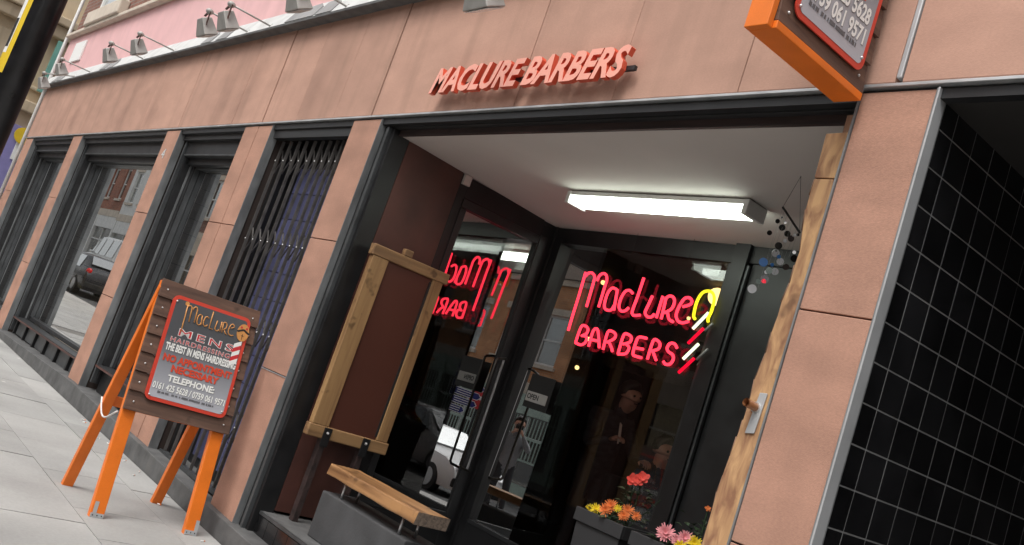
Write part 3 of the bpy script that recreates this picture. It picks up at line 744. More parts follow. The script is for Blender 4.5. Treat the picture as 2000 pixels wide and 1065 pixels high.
def plate(parent, O, U, V, N, w, h, numbers):
    """O: lower left corner on the board face"""
    O, U, V, N = Vector(O), Vector(U), Vector(V), Vector(N)
    def rr(i, r, lift, th, nm, mt):
        pts = []
        for (cx, cy, a0) in ((w-i-r, h-i-r, 0), (i+r, h-i-r, 90), (i+r, i+r, 180), (w-i-r, i+r, 270)):
            for k in range(6):
                a = R_(a0 + 18*k); pts.append(O + U*(cx + r*math.cos(a)) + V*(cy + r*math.sin(a)) + N*lift)
        return mk(nm, G().prism(pts, N*th), mt, parent)
    rr(0, .045, .0, .006, 'plate_border', M['plateRed'])
    z0 = O.z; z1 = (O + V*h).z
    rr(.024, .025, .0065, .001, 'plate', gradient('printed grey fade', (.085,.088,.098), (.48,.49,.54), z0+.03, z0+(z1-z0)*.62))
    def line(txt, u0, u1, v0, v1, mt, lift=.009, off=.03, shadow=None, spacing=1.0, nm='lettering', sh=0):
        OO = O + U*(w*u0) + V*(h*(1-v1))
        if shadow:
            mk('lettering_shadow', text_g(txt, OO + U*.0022 - V*.0022, U, V, N, w*(u1-u0), h*(v1-v0), off+.01, sh, 0, lift-.0008, spacing), shadow, parent)
        mk(nm, text_g(txt, OO, U, V, N, w*(u1-u0), h*(v1-v0), off, sh, 0, lift, spacing), mt, parent)
    # logo word
    g = G()
    for ch, sts in CEL.items():
        for st in sts:
            pts = [O + U*(w*(.09 + (x-122)/(1110-122)*.66 + (y-128)*.00022)) + V*(h*(1 - (.075 + (y-128)/(598-128)*.255 - (x-122)/(1110-122)*.085))) + N*.0095 for (x, y) in st]
            g.tube(pts, .0040 if ch != 'M' else .0045, 5)
    mk('logo_lettering', g, M['inkgold'], parent, smooth=True)
    mk('logo_dot', G().disc(O + U*(w*.175) + V*(h*.945) + N*.0085, N, .015, .001, 12), M['inkgold'], parent)
    line('MENS', .17, .87, .295, .37, M['white'], .0088, .04, spacing=1.35)
    line('MENS', .175, .865, .30, .365, M['inkred'], .0096, .0, spacing=1.35, nm='lettering')
    line('HAIRDRESSING', .10, .85, .39, .438, M['white'], .0088, .035, spacing=1.2)
    line('HAIRDRESSING', .103, .847, .394, .434, M['inkred'], .0096, .0, spacing=1.2, nm='lettering')
    line('THE BEST IN MENS HAIRDRESSING', .07, .955, .45, .525, M['white'], .0096, .045, M['inkblack'])
    line('NO APPOINTMENT', .08, .935, .555, .625, M['inkorange'], .0096, .045, M['inkgrey'])
    line('NECESSARY', .21, .80, .64, .71, M['inkorange'], .0096, .045, M['inkgrey'])
    if numbers == 1:
        line('TELEPHONE:', .20, .78, .735, .80, M['white'], .0096, .045, M['inkblack'])
        line('0161 425 5628 / 0759 061 9571', .055, .945, .825, .89, M['white'], .0096, .035, M['inkgrey'])
    else:
        line('TELEPHONE:', .22, .78, .66, .715, M['inkorange'], .0096, .03)
        line('0161 425 5628', .10, .90, .722, .80, M['white'], .0096, .035, M['inkgrey'])
        line('0759 061 9571', .10, .90, .815, .893, M['white'], .0096, .035, M['inkgrey'])
    g = G()         # a line of print too small to read
    u = .13
    rs = random.Random(3)
    while u < .82:
        du = rs.uniform(.006, .013)
        if rs.random() < .86: g.obox(O + U*(w*(u+du/2)) + V*(h*.088 - h*.002*rs.random()) + N*.0092, U*(w*du*.42), V*(h*rs.uniform(.008, .011)), N*.0003)
        u += du
    mk('small_print', g, M['inkgrey'], parent)
    # barber pole and crest
    pc = O + U*(w*.905); 
    for k in range(5):
        v0 = .50 + .044*k
        q = [pc - U*.026 + V*(h*v0), pc + U*.026 + V*(h*(v0+.045)), pc + U*.026 + V*(h*(v0+.089)), pc - U*.026 + V*(h*(v0+.044))]
        mk('pole_stripe', G().prism([p + N*.0088 for p in q], N*.0012), M['inkred'] if k % 2 else M['white'], parent)
    cc = O + U*(w*.93) + V*(h*.845)
    mk('crest', G().prism([cc + U*(.045*math.cos(a)) + V*(.062*math.sin(a)) + N*.009 for a in [2*math.pi*k/20 for k in range(20)]], N*.003), M['inkgold'], parent)
    g = G().beam(cc - U*.046 + V*.0 + N*.0128, cc + V*.022 + N*.0128, .013, .001, N.cross(U)).beam(cc + V*.022 + N*.0128, cc + U*.046 + V*.0 + N*.0128, .013, .001, N.cross(U))
    mk('crest_chevron', g, M['inkblack'], parent)
    g = G().beam(cc - V*.05 + N*.0126, cc - V*.01 + N*.0126, .0035, .001, U).beam(cc - V*.022 - U*.009 + N*.0126, cc - V*.022 + U*.009 + N*.0126, .0035, .001, V)
    mk('crest_cross', g, M['inkblack'], parent)
    for s_ in (-1, 1): mk('crest_flower', G().disc(cc + U*(.020*s_) + V*.034 + N*.0122, N, .008, .001, 10), M['inkred'], parent)
    for (a, b) in ((.05, .94), (.94, .06), (.05, .045)):
        mk('screw', G().ball(O + U*(w*a) + V*(h*b) + N*.009, .007, 8, 6), M['nail'], parent, smooth=True)

def clad(parent, O, U, V, N, w, h, n, mt):
    """lapped planks, each thicker at its lower edge, with screw heads at both ends"""
    for k in range(n):
        a = O + V*(h*k/n); b = O + V*(h*(k+1)/n - .002)
        e = random.uniform(-.004, .004)
        q = [a, a + N*.024, b + N*.010, b]
        o = mk('plank', G().prism([p - U*0 for p in q], U*(w+e)), mt, parent, .0015)
        for s_ in (.05, w-.05):
            mk('screw', G().ball(a + V*(h/n*.45) + U*s_ + N*.019, .0065, 7, 5), M['nail'], parent, smooth=True)

# --- A-board on the pavement
ab = root('a_board', 'orange framed plank A-board with grey price plate standing on the pavement', 'sandwich board', (-6.45, -.55, gz(-6.45)))
xf, xr, xt, zt = -6.105, -6.83, -6.46, 1.625
zf = gz(xf); zrr = gz(xr)
y0b, y1b = -.93, -.19
Vd = Vector((xt-xf, 0, zt-zf)); Lf = Vd.length; Vd.normalize(); Ud = Vector((0,1,0)); Nd = Ud.cross(Vd); 
if Nd.x < 0: Nd = -Nd
def front(y, s_): return Vector((xf, y, zf)) + Vd*s_
for nm, y in (('front_leg', y0b+.047), ('front_leg', y1b-.065)):
    a = front(y, .0); b = front(y, Lf-.012)
    mk(nm, G().obox((a+b)/2 - Nd*.022, (b-a)/2, Ud*.045, Nd*.022), M['orange'], ab, .004)
Vr = Vector((xt-xr, 0, zt-zrr)); Lr = Vr.length; Vr.normalize(); Nr = Vr.cross(Ud); 
if Nr.x > 0: Nr = -Nr
for y in (y0b+.03, y1b-.075):
    a = Vector((xr, y, zrr)); b = a + Vr*(Lr-.05)
    mk('rear_leg', G().obox((a+b)/2 - Nr*.022, (b-a)/2, Ud*.036, Nr*.022), M['orange'], ab, .004)
for s_ in (.42, .93):
    a = Vector((xr, y0b+.06, zrr)) + Vr*(Lr*s_) - Nr*.015; b = Vector((xr, y1b-.10, zrr)) + Vr*(Lr*s_) - Nr*.015
    mk('cross_rail', G().beam(a, b, .07, .02, tuple(Vr)), M['orange'], ab, .003)
for y in (y0b+.047, y1b-.065):
    sgn = -1 if y < -.5 else 1
    g = G().obox(front(y, .016) + Nd*.0015, Ud*.042, Vd*.014, Nd*.0015).obox(front(y + sgn*(-.0 if sgn < 0 else .032), .05) + Nd*.0015 + Ud*(-.0 if sgn > 0 else -.02), Ud*.012, Vd*.05, Nd*.0012)
    mk('corner_bracket', g, M['galv'], ab)
    for k in range(3): mk('screw', G().ball(front(y - .028 + .028*k, .016) + Nd*.003, .0045, 6, 4), M['inkblack'], ab)
sb = ((Vector((-6.2586, 0, .756)) - Vector((xf, 0, zf))).length)
Ob = front(y0b, sb) + Nd*.001
clad(ab, Ob, Ud, Vd, Nd, y1b-y0b, Lf-sb, 7, M['plank'])
# the plate, from its corners in the photograph
n_ = Nd; P0 = Ob + Nd*.026
tl, bl_, br2 = onP(333, 571, P0, n_), onP(279, 777, P0, n_), onP(437, 822, P0, n_)
pw = (br2-bl_).dot(Ud); ph = (tl-bl_).dot(Vd)
plate(ab, bl_, Ud, Vd, Nd, pw, ph, 1)
a = front(y0b, .66) - Nd*.03 - Ud*.002; b = Vector((xr, y0b, zrr)) + Vr*(Lr*.42)
pts = []
for k in range(11):
    t = k/10; p = a.lerp(b, t); p = p + Vector((0, -.012, -.09*math.sin(math.pi*t)*(.6+.8*t))); pts.append(p)
mk('rope', G().tube(pts, .006, 6), M['rope'], ab, smooth=True)

# --- projecting sign by the right pillar
SX = -2.224
hsn = root('projecting_sign', 'orange framed plank sign with phone number plate projecting above the right pillar', 'sign', (SX-.05, -.05, 3.15))
y0s, y1s, z0s, z1s = -.676, -.045, 3.15, 4.32
bx('frame_bottom', M['orange'], hsn, SX-.10, SX+.024, y0s+.031, y1s, z0s, z0s+.032, .003)
bx('frame_end', M['orange'], hsn, SX-.10, SX+.006, y0s, y0s+.03, z0s, z1s, .003)
bx('frame_top', M['orange'], hsn, SX-.10, SX, y0s+.031, y1s, z1s-.03, z1s, .003)
bx('core', M['inkblack'], hsn, SX-.095, SX-.004, y0s+.032, y1s-.002, z0s+.033, z1s-.031)
clad(hsn, Vector((SX-.003, y0s+.032, z0s+.034)), Vector((0,1,0)), Vector((0,0,1)), Vector((1,0,0)), y1s-y0s-.03, z1s-z0s-.066, 9, M['plank'])
cl, cr = onX(1545, 26, SX+.022), onX(1672, 139, SX+.022)
plate(hsn, Vector((SX+.022, -.585, 3.243)), Vector((0,1,0)), Vector((0,0,1)), Vector((1,0,0)), .487, .90, 2)
bx('wall_bracket', M['black'], hsn, SX-.07, SX-.03, y1s, .0, 3.5, 3.56); bx('wall_bracket', M['black'], hsn, SX-.07, SX-.03, y1s, .0, 4.1, 4.16)

# --- sign lamps along the ledge
def spot(x, label, drop=0.0, first=[None], back=0.0, yaw=0.0):
    t = root('sign_lamp', label, 'lamp', (x, -.1, FT), 'lamps over the fascia')
    a = Vector((x, -.07, FT+.02)); b = Vector((x, -.50, FT+.02-drop))
    mk('arm', G().tube([a, b], .009, 8), M['greymetal'], t, smooth=True)
    mk('wall_flange', G().disc(a + Vector((0, .01, 0)), (0,-1,0), .03, .02, 12), M['greymetal'], t)
    mk('knuckle', G().ball(b, (.03,.04,.03), 10, 6), M['greymetal'], t, smooth=True)
    mk('bracket', G().beam(b + Vector((.02, .0, 0)), b + Vector((-.02, .02, -.13)), .03, .006, (1,0,0)).beam(b, b + Vector((-.10, .0, -.035)), .02, .012, (0,1,0)), M['brownpanel'], t)
    # tapering lamp head hanging under the arm, mouth tilted to the wall
    c = b + Vector((-.12, .01, -.05)); R3 = Matrix.Rotation(R_(30), 3, 'X')
    tp_ = [(-.075,-.05,0),(.075,-.05,0),(.075,.05,0),(-.075,.05,0)]; bt = [(-.125,-.07,-.17),(.125,-.07,-.17),(.125,.07,-.17),(-.125,.07,-.17)]
    g = G().add([c + R3 @ Vector(p) for p in tp_ + bt], [(0,1,2,3)[::-1], (4,5,6,7), (0,1,5,4), (1,2,6,5), (2,3,7,6), (3,0,4,7)])
    for f in g.f: f.reverse()
    mk('lamp_head', g, M['greymetal'], t, .008)
    q = [(-.115,-.06,-.174),(.115,-.06,-.174),(.115,.06,-.174),(-.115,.06,-.174)]
    mk('lens', G().prism([c + R3 @ Vector(p) for p in q], R3 @ Vector((0,0,-.004))), M['lens'], t)
    return t
for i, (x, nm, dr) in enumerate(((-16.28, 'grey sign lamp drooping lowest at the far end of the fascia', .16), (-15.37, 'grey sign lamp second from the far end of the ledge', 0), (-12.77, 'grey sign lamp third from the far end of the ledge', 0),
        (-11.56, 'grey sign lamp fourth from the far end, below the brick window sill', 0), (-9.33, 'grey sign lamp, left one of the close pair on the ledge', 0), (-8.77, 'grey sign lamp, right one of the close pair on the ledge', 0),
        (-7.23, 'grey sign lamp cut by the top edge, right of the close pair', 0))):
    spot(x, nm, dr)
pp = onY(932, 16, -.45)
spot(pp.x+.12, 'dark sign lamp hanging alone above the MACLURE letters', max(0, FT+.02-.215-pp.z))
# shadows and reflections of the sign lamps on the flashing, shaped as grey plates
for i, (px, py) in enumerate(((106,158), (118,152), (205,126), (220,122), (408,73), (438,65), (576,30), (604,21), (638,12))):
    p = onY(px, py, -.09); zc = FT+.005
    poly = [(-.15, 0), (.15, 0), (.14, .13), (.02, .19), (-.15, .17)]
    mk('lamp_shadow', G().prism([Vector((p.x+u, -.100 + w_*.5, zc+w_)) for (u, w_) in poly], (0, -.006, 0)), M['lampshadow'], shop)
# small notice on the pink wall
a, b = onY(137, 118, -.0), onY(167, 80, .0)
sg = tag(bx('wall_notice', M['white'], None, -17.75, -17.05, .0, .028, 4.62, 4.98, .004), 'small blank white notice on the pink upper wall', 'sign')
# number on pillar
mk('number', text_g('4', (-10.75, -.004, 2.88), (1,0,0), (0,0,1), (0,-1,0), .10, .11, .0, 0, .004, .0), M['flash'], shop)

# ================================================================= THINGS IN THE ENTRANCE
# --- fluorescent batten on the ceiling
fl_ = root('fluorescent_light', 'long lit fluorescent fitting on the white entrance ceiling', 'ceiling light', (-4.2, 1.04, cz(1.04)-.12))
fx0_, fx1_, fy0_, fy1_ = -4.98, -3.43, .96, 1.10
zc_ = cz(1.03)-.006
bx('batten', M['fluobody'], fl_, fx0_, fx1_, fy0_-.01, fy1_+.01, zc_-.03, zc_, .004)
bx('end_cap', M['fluobody'], fl_, fx1_-.035, fx1_+.002, fy0_-.02, fy1_+.02, zc_-.09, zc_-.002, .005)
bx('end_cap', M['fluobody'], fl_, fx0_-.002, fx0_+.035, fy0_-.02, fy1_+.02, zc_-.09, zc_-.002, .005)
g = G().prism([(fx0_+.036, fy0_-.012, zc_-.032), (fx0_+.036, fy1_+.012, zc_-.032), (fx0_+.036, fy1_, zc_-.08), (fx0_+.036, fy0_, zc_-.08)], (fx1_-fx0_-.072, 0, 0))
mk('diffuser', g, M['fluo'], fl_, .01)

# --- wooden framed board on steel posts, along the side wall
bd = root('framed_board', 'plain brown board in a chunky oak frame on steel posts', 'notice board', (-5.85, .48, RF))
bxx = -5.86; t_ = .055
zb0, zb1 = .955, 2.325
bx('frame_stile', M['oak'], bd, bxx-t_/2, bxx+t_/2, .165, .30, zb0+.075, zb1-.075, .006)
bx('frame_stile', M['oak'], bd, bxx-t_/2, bxx+t_/2, .70, .795, zb0+.075, zb1-.075, .006)
bx('frame_rail', M['oak_h'], bd, bxx-t_/2-.004, bxx+t_/2+.004, .15, .83, zb1-.075, zb1+.005, .007)
bx('frame_rail', M['oak_h'], bd, bxx-t_/2-.004, bxx+t_/2+.004, .15, .815, zb0-.01, zb0+.075, .007)
bx('peg', M['oak_h'], bd, bxx-.02, bxx+.03, .40, .47, zb1+.005, zb1+.055, .006)
bx('panel', M['boardface'], bd, bxx-.02, bxx+.012, .30, .70, zb0+.074, zb1-.074)
bx('hinge_strip', M['inkblack'], bd, bxx+.0125, bxx+.022, .685, .702, zb0+.1, zb1-.1)
for y in (.30, .62):
    bx('post', M['lintelwood'], bd, bxx-.03, bxx-.028+.055, y-.02, y+.02, RF, zb0-.011)
    bx('strap', M['black'], bd, bxx+.034, bxx+.040, y-.03, y+.03, zb0-.06, zb0+.07)
    mk('bolt', G().ball((bxx+.042, y, zb0+.035), .01, 8, 6), M['nail'], bd)

# --- bench: oak plank on rods over a grey rendered box
bn = root('bench', 'thick oak plank seat on steel rods over dark grey box', 'bench', (-5.0, .4, RF))
bx('box', M['concrete'], bn, -5.52, -4.49, .235, .50, RF, .665, .008)
g = G(); n = 12; v = []
rs = random.Random(5)
for i in range(n+1):
    x = -5.50 + (1.07)*i/n; e = .012*math.sin(i*1.3) + rs.uniform(-.006, .006)
    v += [(x, .205+e, .772), (x, .445-e*.6, .772), (x, .452-e*.6, .845), (x, .215+e, .845)]
fs = []
for i in range(n):
    a = 4*i; b_ = a+4
    for k in range(4): fs.append((a+k, a+(k+1) % 4, b_+(k+1) % 4, b_+k)[::-1])
g.add(v, fs); g.add([v[0], v[1], v[2], v[3]], [(0,1,2,3)])
mk('seat', g, M['bench'], bn, .008)
x = -5.50+1.07; mk('seat_end', G().add([v[-4], v[-3], v[-2], v[-1]], [(3,2,1,0)]), M['endgrain'], bn)
for (xx, yy) in ((-5.33, .27), (-5.33, .39), (-4.62, .27), (-4.62, .39)):
    mk('rod', G().tube([(xx, yy, .66), (xx, yy, .778)], .009, 8), M['steel'], bn, smooth=True)

# --- neon sign behind the display sheet
YN = YB - .075
ns = root('neon_sign', 'glowing red neon sign reading MacLure BARBERS with yellow and white pole', 'neon sign', (-4.9, YN, 2.1))
def npt(x, y): return onY(1080 + x/4.097, 500 + y/4.097, YN)
def smoothpath(pts):
    if len(pts) < 3: return pts
    out = []
    for i in range(len(pts)-1):
        p0 = pts[max(0, i-1)]; p1 = pts[i]; p2 = pts[i+1]; p3 = pts[min(len(pts)-1, i+2)]
        for k in range(4):
            t = k/4; out.append((p1*2 + (p2-p0)*t + (p0*2-p1*5+p2*4-p3)*t*t + (p1*3-p0-p2*3+p3)*t**3)*.5)
    out.append(pts[-1]); return out
BAR = [[[(180,695),(225,570),(258,560),(280,585),(268,622),(228,640)], [(232,638),(268,648),(262,688),(225,712),(180,695)]],
 [[(285,725),(318,610),(345,582),(362,610),(370,735)], [(292,668),(358,680)]],
 [[(400,750),(438,612),(475,605),(500,628),(490,662),(432,692)], [(452,698),(468,735),(475,765)]],
 [[(520,785),(565,636),(600,628),(627,652),(615,690),(560,706)], [(585,704),(608,735),(582,782),(520,785)]],
 [[(750,660),(692,650),(668,680),(640,780),(660,802),(708,815)], [(656,735),(722,747)]],
 [[(755,828),(802,680),(836,678),(856,705),(842,745),(782,762)], [(800,765),(815,808),(826,836)]],
 [[(992,738),(975,706),(940,700),(915,732),(922,765),(958,792),(962,830),(935,866),(900,866),(884,845)]]]
rN = .0105
for sts in list(CEL.values()) + BAR:
    g = G()
    for st in sts: g.tube(smoothpath([npt(*p) for p in st]), rN, 8)
    mk('tube_letter', g, M['neonred'], ns, smooth=True)
mk('pole_top_tube', G().tube(smoothpath([npt(*p) for p in [(1138,505),(1126,478),(1150,372),(1190,302),(1235,281),(1275,295),(1291,345),(1270,438),(1242,498),(1242,528)]]), rN, 8), M['neonyel'], ns, smooth=True)
for a, b, mt in (((1245,455),(1120,583),'neonwhite'), ((1205,580),(1082,700),'neonred2'), ((1165,705),(1042,825),'neonwhite'), ((1130,820),(1005,935),'neonred2')):
    mk('stripe_tube', G().tube([npt(*a), npt(*b)], rN, 8), M[mt], ns, smooth=True)
for a, b in (((1280,540),(1215,600)), ((1240,745),(1150,830))):
    mk('unlit_tube', G().tube([npt(*a), npt(*b)], rN*.8, 8), M['tubeoff'], ns, smooth=True)
a, b = npt(150, -10), npt(1480, 1010)
g = G().box(-5.62, -4.15, YN+.022, YN+.026, 2.05, 2.90)
mk('acrylic_sheet', g, M['acrylic'], ns)
for x in (-5.0, -4.45): mk('hanging_wire', G().tube([(x, YN+.024, 2.9), (x, YN+.024, cz(YN))], .0015, 5), M['inkblack'], ns)

# --- OPEN sign hung on the glass
os_ = root('open_sign', 'small pale OPEN sign hung on the entrance glass', 'sign', (-5.52, YB-.03, 1.65))
bx('card', M['opensign'], os_, -5.645, -5.405, YB-.034, YB-.028, 1.648, 1.725, .002)
mk('lettering', text_g('OPEN', (-5.63, YB-.0345, 1.667), (1,0,0), (0,0,1), (0,-1,0), .135, .042, .03, 0, 0, .001), M['inkblack'], os_)
bx('back_panel', M['inkblack'], os_, -5.66, -5.38, YB-.026, YB-.022, 1.60, 1.86)

# --- hanging mobile of discs
mo = root('mobile', 'hanging mobile of silver, grey and blue discs by the right jamb', 'mobile', (-2.9, .6, 2.4))
YM = .652
hk = onY(1564, 345, YM)
def mp_(x, y): return onY(1300 + x/4.096, 400 + y/4.096, YM)
b1, b2 = onY(1529, 405, YM), onY(1562, 455, YM)
mk('hook', G().tube([Vector((hk.x, YM, cz(YM))), hk], .006, 6), M['steel'], mo)
mk('bar', G().tube([b1, b2], .006, 8), M['inkblack'], mo)
for p in (b1, b2): mk('cord', G().tube([hk, p], .0012, 4), M['inkblack'], mo)
discs = [(900,135,18,'mirrordark'),(932,183,25,'mirrordark'),(962,225,24,'mirrordark'),(868,248,20,'mirrordark'),(1015,213,12,'mirrordark'),(990,165,9,'mirror'),(960,120,8,'mirror'),(1008,275,25,'mirror'),(957,290,15,'discskywhite'),
 (835,360,31,'discskywhite'),(800,470,35,'discblue'),(893,440,28,'discskywhite'),(833,510,28,'discskywhite'),(925,475,25,'mirror'),(945,440,15,'discblue'),(867,550,26,'mirror'),(840,560,15,'discskywhite'),(765,580,33,'mirror'),(770,632,20,'mirror'),(728,693,35,'discskywhite'),
 (985,405,28,'mirrordark'),(930,345,28,'mirrordark'),(888,503,14,'discblue'),(1005,365,14,'mirror'),(922,392,9,'mirror'),(1045,250,12,'discskywhite')]
rs = random.Random(11)
for (x, y, r, mt) in discs:
    p = mp_(x, y) + Vector((0, 0, 0)); p.y += rs.uniform(-.05, .05)
    tow = (CAM - p).normalized(); nn = (tow + Vector((rs.uniform(-.35,.35), rs.uniform(-.2,.2), rs.uniform(-.25,.25)))).normalized()
    rad = r/4.096 * (p-CAM).length/FPX
    mk('disc', G().disc(p, nn, rad, .002, 18), M[mt], mo)
for s_, e_ in (((880,90),(728,693)), ((930,130),(765,632)), ((960,100),(833,560)), ((990,160),(867,560)), ((1030,200),(925,480)), ((1050,215),(985,420)), ((900,110),(800,480)), ((985,140),(893,450))):
    t = (s_[0]-880)/180; top = b1.lerp(b2, max(0, min(1, t))); bot = mp_(*e_)
    mk('thread', G().tube([top, Vector((bot.x, top.y, bot.z))], .0007, 4), M['tubeoff'], mo)

# --- metal plate with pipe stub on the timber
vp = root('pipe_outlet', 'galvanised plate with short brown pipe stub on timber edge', 'pipe outlet', tuple(onY(1475, 845, .0)))
a, b = onY(1482, 766, .0), onY(1452, 845, .0)
c_ = onY(1497, 768, .0); d_ = onY(1470, 846, .0)
g = G().prism([Vector((p.x, .013, p.z)) for p in (a, b, d_, c_)], (0, -.006, 0)); mk('plate', g, M['galv'], vp, .002)
pc = onY(1484, 798, .006); 
mk('pipe', G().tube([(pc.x-.02, .006, pc.z), (pc.x-.02, -.06, pc.z+.004)], .017, 14, caps=False).tube([(pc.x-.02, -.06, pc.z+.004), (pc.x-.02, .004, pc.z)], .0135, 14, caps=False), M['copper'], vp, smooth=True)
mk('pipe_collar', G().disc((pc.x-.02, .008, pc.z), (0,-1,0), .022, .006, 14), M['nail'], vp)

# --- planters and their plants
def planter(x0, x1, y0, y1, zt_, label):
    t = root('planter', label, 'planter', ((x0+x1)/2, (y0+y1)/2, RF))
    g = G().add([(x0+.05, y0+.05, RF), (x1-.05, y0+.05, RF), (x1-.05, y1-.05, RF), (x0+.05, y1-.05, RF), (x0+.015, y0+.015, zt_-.075), (x1-.015, y0+.015, zt_-.075), (x1-.015, y1-.015, zt_-.075), (x0+.015, y1-.015, zt_-.075)],
                [(3,2,1,0), (4,5,6,7), (0,1,5,4), (1,2,6,5), (2,3,7,6), (3,0,4,7)])
    mk('tub', g, M['planter'], t, .006)
    g = G().box(x0, x1, y0, y0+.02, zt_-.075, zt_).box(x0, x1, y1-.02, y1, zt_-.075, zt_).box(x0, x0+.02, y0+.02, y1-.02, zt_-.075, zt_).box(x1-.02, x1, y0+.02, y1-.02, zt_-.075, zt_)
    mk('rim', g, M['planter'], t, .003)
    bx('soil', M['soil'], t, x0+.02, x1-.02, y0+.02, y1-.02, zt_-.06, zt_-.03)
    return t
def leaf_g(g, p, d, L, W, rs):
    d = Vector(d).normalized(); s_ = d.cross(Vector((rs.uniform(-.3,.3), rs.uniform(-.3,.3), 1))).normalized(); u_ = s_.cross(d)
    p = Vector(p); dr = Vector((0,0,-L*.18))
    g.add([p, p + d*L*.45 + s_*W*.5 + u_*W*.12, p + d*L + dr, p + d*L*.45 - s_*W*.5 + u_*W*.12, p + d*L*.5], [(0,1,4), (1,2,4), (2,3,4), (3,0,4)])
def flower_plant(name, base, h, blooms, nleaf, spread, label, cat, seed, group=None):
    """blooms: list of (point, radius, material, petals, kind)"""
    rs = random.Random(seed); t = root(name, label, cat, base)
    if group: t['group'] = group
    base = Vector(base); gs_ = G()
    for (p, r, mt, n, kd) in blooms: gs_.tube([base + Vector((rs.uniform(-.02,.02), rs.uniform(-.02,.02), 0)), base.lerp(p, .5) + Vector((rs.uniform(-.02,.02), rs.uniform(-.02,.02), .01)), p], .004, 5)
    tops = [p for (p, *_) in blooms]
    for k in range(4): gs_.tube([base, base + Vector((rs.uniform(-spread,spread), rs.uniform(-spread,spread), h*rs.uniform(.5,.9)))], .003, 4)
    mk('stem', gs_, M['leaf'], t)
    for k in range(nleaf):
        a = rs.uniform(0, 6.28); q = base + Vector((math.cos(a)*spread*rs.random()**.6*.8, math.sin(a)*spread*rs.random()**.6*.8, h*rs.uniform(.15, .92)))
        g = G(); leaf_g(g, q, (math.cos(a), math.sin(a), rs.uniform(-.1,.7)), rs.uniform(.035,.07), rs.uniform(.025,.04), rs); mk('leaf', g, M['leaf'], t)
    for (p, r, mt, n, kd) in blooms:
        g = G(); p = Vector(p)
        face = (Vector((.55, -.75, .45))).normalized()
        a1 = face.cross(Vector((0,0,1))).normalized(); b1_ = face.cross(a1)
        for ring in range(3 if kd == 'mum' else 2):
            m_ = n if kd == 'mum' else 5
            for k in range(m_):
                an = 2*math.pi*(k + .5*ring)/m_ + rs.uniform(-.1,.1); tilt = .15 + .35*ring + rs.uniform(-.08,.08)
                d = (a1*math.cos(an) + b1_*math.sin(an))*math.cos(tilt) + face*math.sin(tilt)
                s_ = d.cross(face).normalized(); L = r*(1 - .22*ring)*rs.uniform(.88,1.08); W = L*(.22 if kd == 'mum' else .85)
                q = p + face*(.004*ring)
                g.add([q, q + d*L*.6 + s_*W*.5, q + d*L + s_*W*.18 + face*L*.1, q + d*L - s_*W*.18 + face*L*.1, q + d*L*.6 - s_*W*.5], [(0,1,2,3,4)])
        fo = mk('bloom', g, M[mt], t)
    return t
PY = .95
pA = onY(1126, 989, PY); pB = onY(1213, 1024, PY)
PZ = (pA.z+pB.z)/2
planter(pA.x, pB.x+.02, PY, PY+.36, PZ, 'square dark grey planter with yellow and orange blooms near the bench')
planter(pB.x+.10, pB.x+.50, PY-.02, PY+.34, PZ+.0, 'square dark grey planter with pink blooms against the right jamb')
def at(px, py, y): return onY(px, py, y)
c0 = Vector(((pA.x+pB.x)/2+.03, PY+.22, PZ-.04))
flower_plant('rose_plant', tuple(c0), .27, [(at(1236, 938, PY+.2), .042, 'petal_red', 5, 'rose'), (at(1255, 934, PY+.21), .042, 'petal_red', 5, 'rose'), (at(1246, 940, PY+.19), .035, 'petal_red', 5, 'rose')], 60, .13, 'leafy plant with one coral red bloom', 'plant', 21)
c1 = Vector((pA.x+.10, PY+.07, PZ-.04))
flower_plant('chrysanthemum', tuple(c1), .06, [(at(1152, 994, PY+.05), .03, 'petal_yel', 14, 'mum'), (at(1164, 995, PY+.05), .035, 'petal_yel', 14, 'mum')], 12, .06, 'yellow chrysanthemums at the left of the planter', 'plant', 22)
c2 = Vector((pA.x+.22, PY+.07, PZ-.04))
flower_plant('chrysanthemum', tuple(c2), .06, [(at(1182, 997, PY+.05), .042, 'petal_or', 16, 'mum'), (at(1193, 989, PY+.08), .042, 'petal_or', 16, 'mum'), (at(1207, 994, PY+.07), .026, 'petal_yel', 12, 'mum'), (at(1226, 998, PY+.09), .04, 'petal_or', 16, 'mum'), (at(1218, 1008, PY+.06), .036, 'petal_or', 16, 'mum'), (at(1243, 1009, PY+.09), .03, 'petal_or', 14, 'mum')], 16, .08, 'orange chrysanthemums along the planter edge', 'plant', 23)
c3 = Vector((pB.x+.25, PY+.08, PZ-.04))
flower_plant('chrysanthemum', tuple(c3), .06, [(at(1300, 1042, PY+.02), .052, 'petal_pink', 22, 'mum'), (at(1338, 1052, PY+.04), .045, 'petal_pink', 20, 'mum'), (at(1322, 1056, PY+.03), .035, 'petal_pink', 18, 'mum'), (at(1356, 1063, PY+.0), .042, 'petal_yel', 18, 'mum'), (at(1328, 1068, PY-.01), .036, 'petal_yel', 18, 'mum')], 16, .1, 'pink and yellow chrysanthemums in the right planter', 'plant', 24)
c4 = Vector((pB.x+.36, PY+.22, PZ-.04))
flower_plant('rose_plant', tuple(c4), .24, [(at(1383, 994, PY+.2), .018, 'petal_or', 5, 'rose')], 60, .14, 'dark leafy plant with an orange bud beside the timber edge', 'plant', 25)

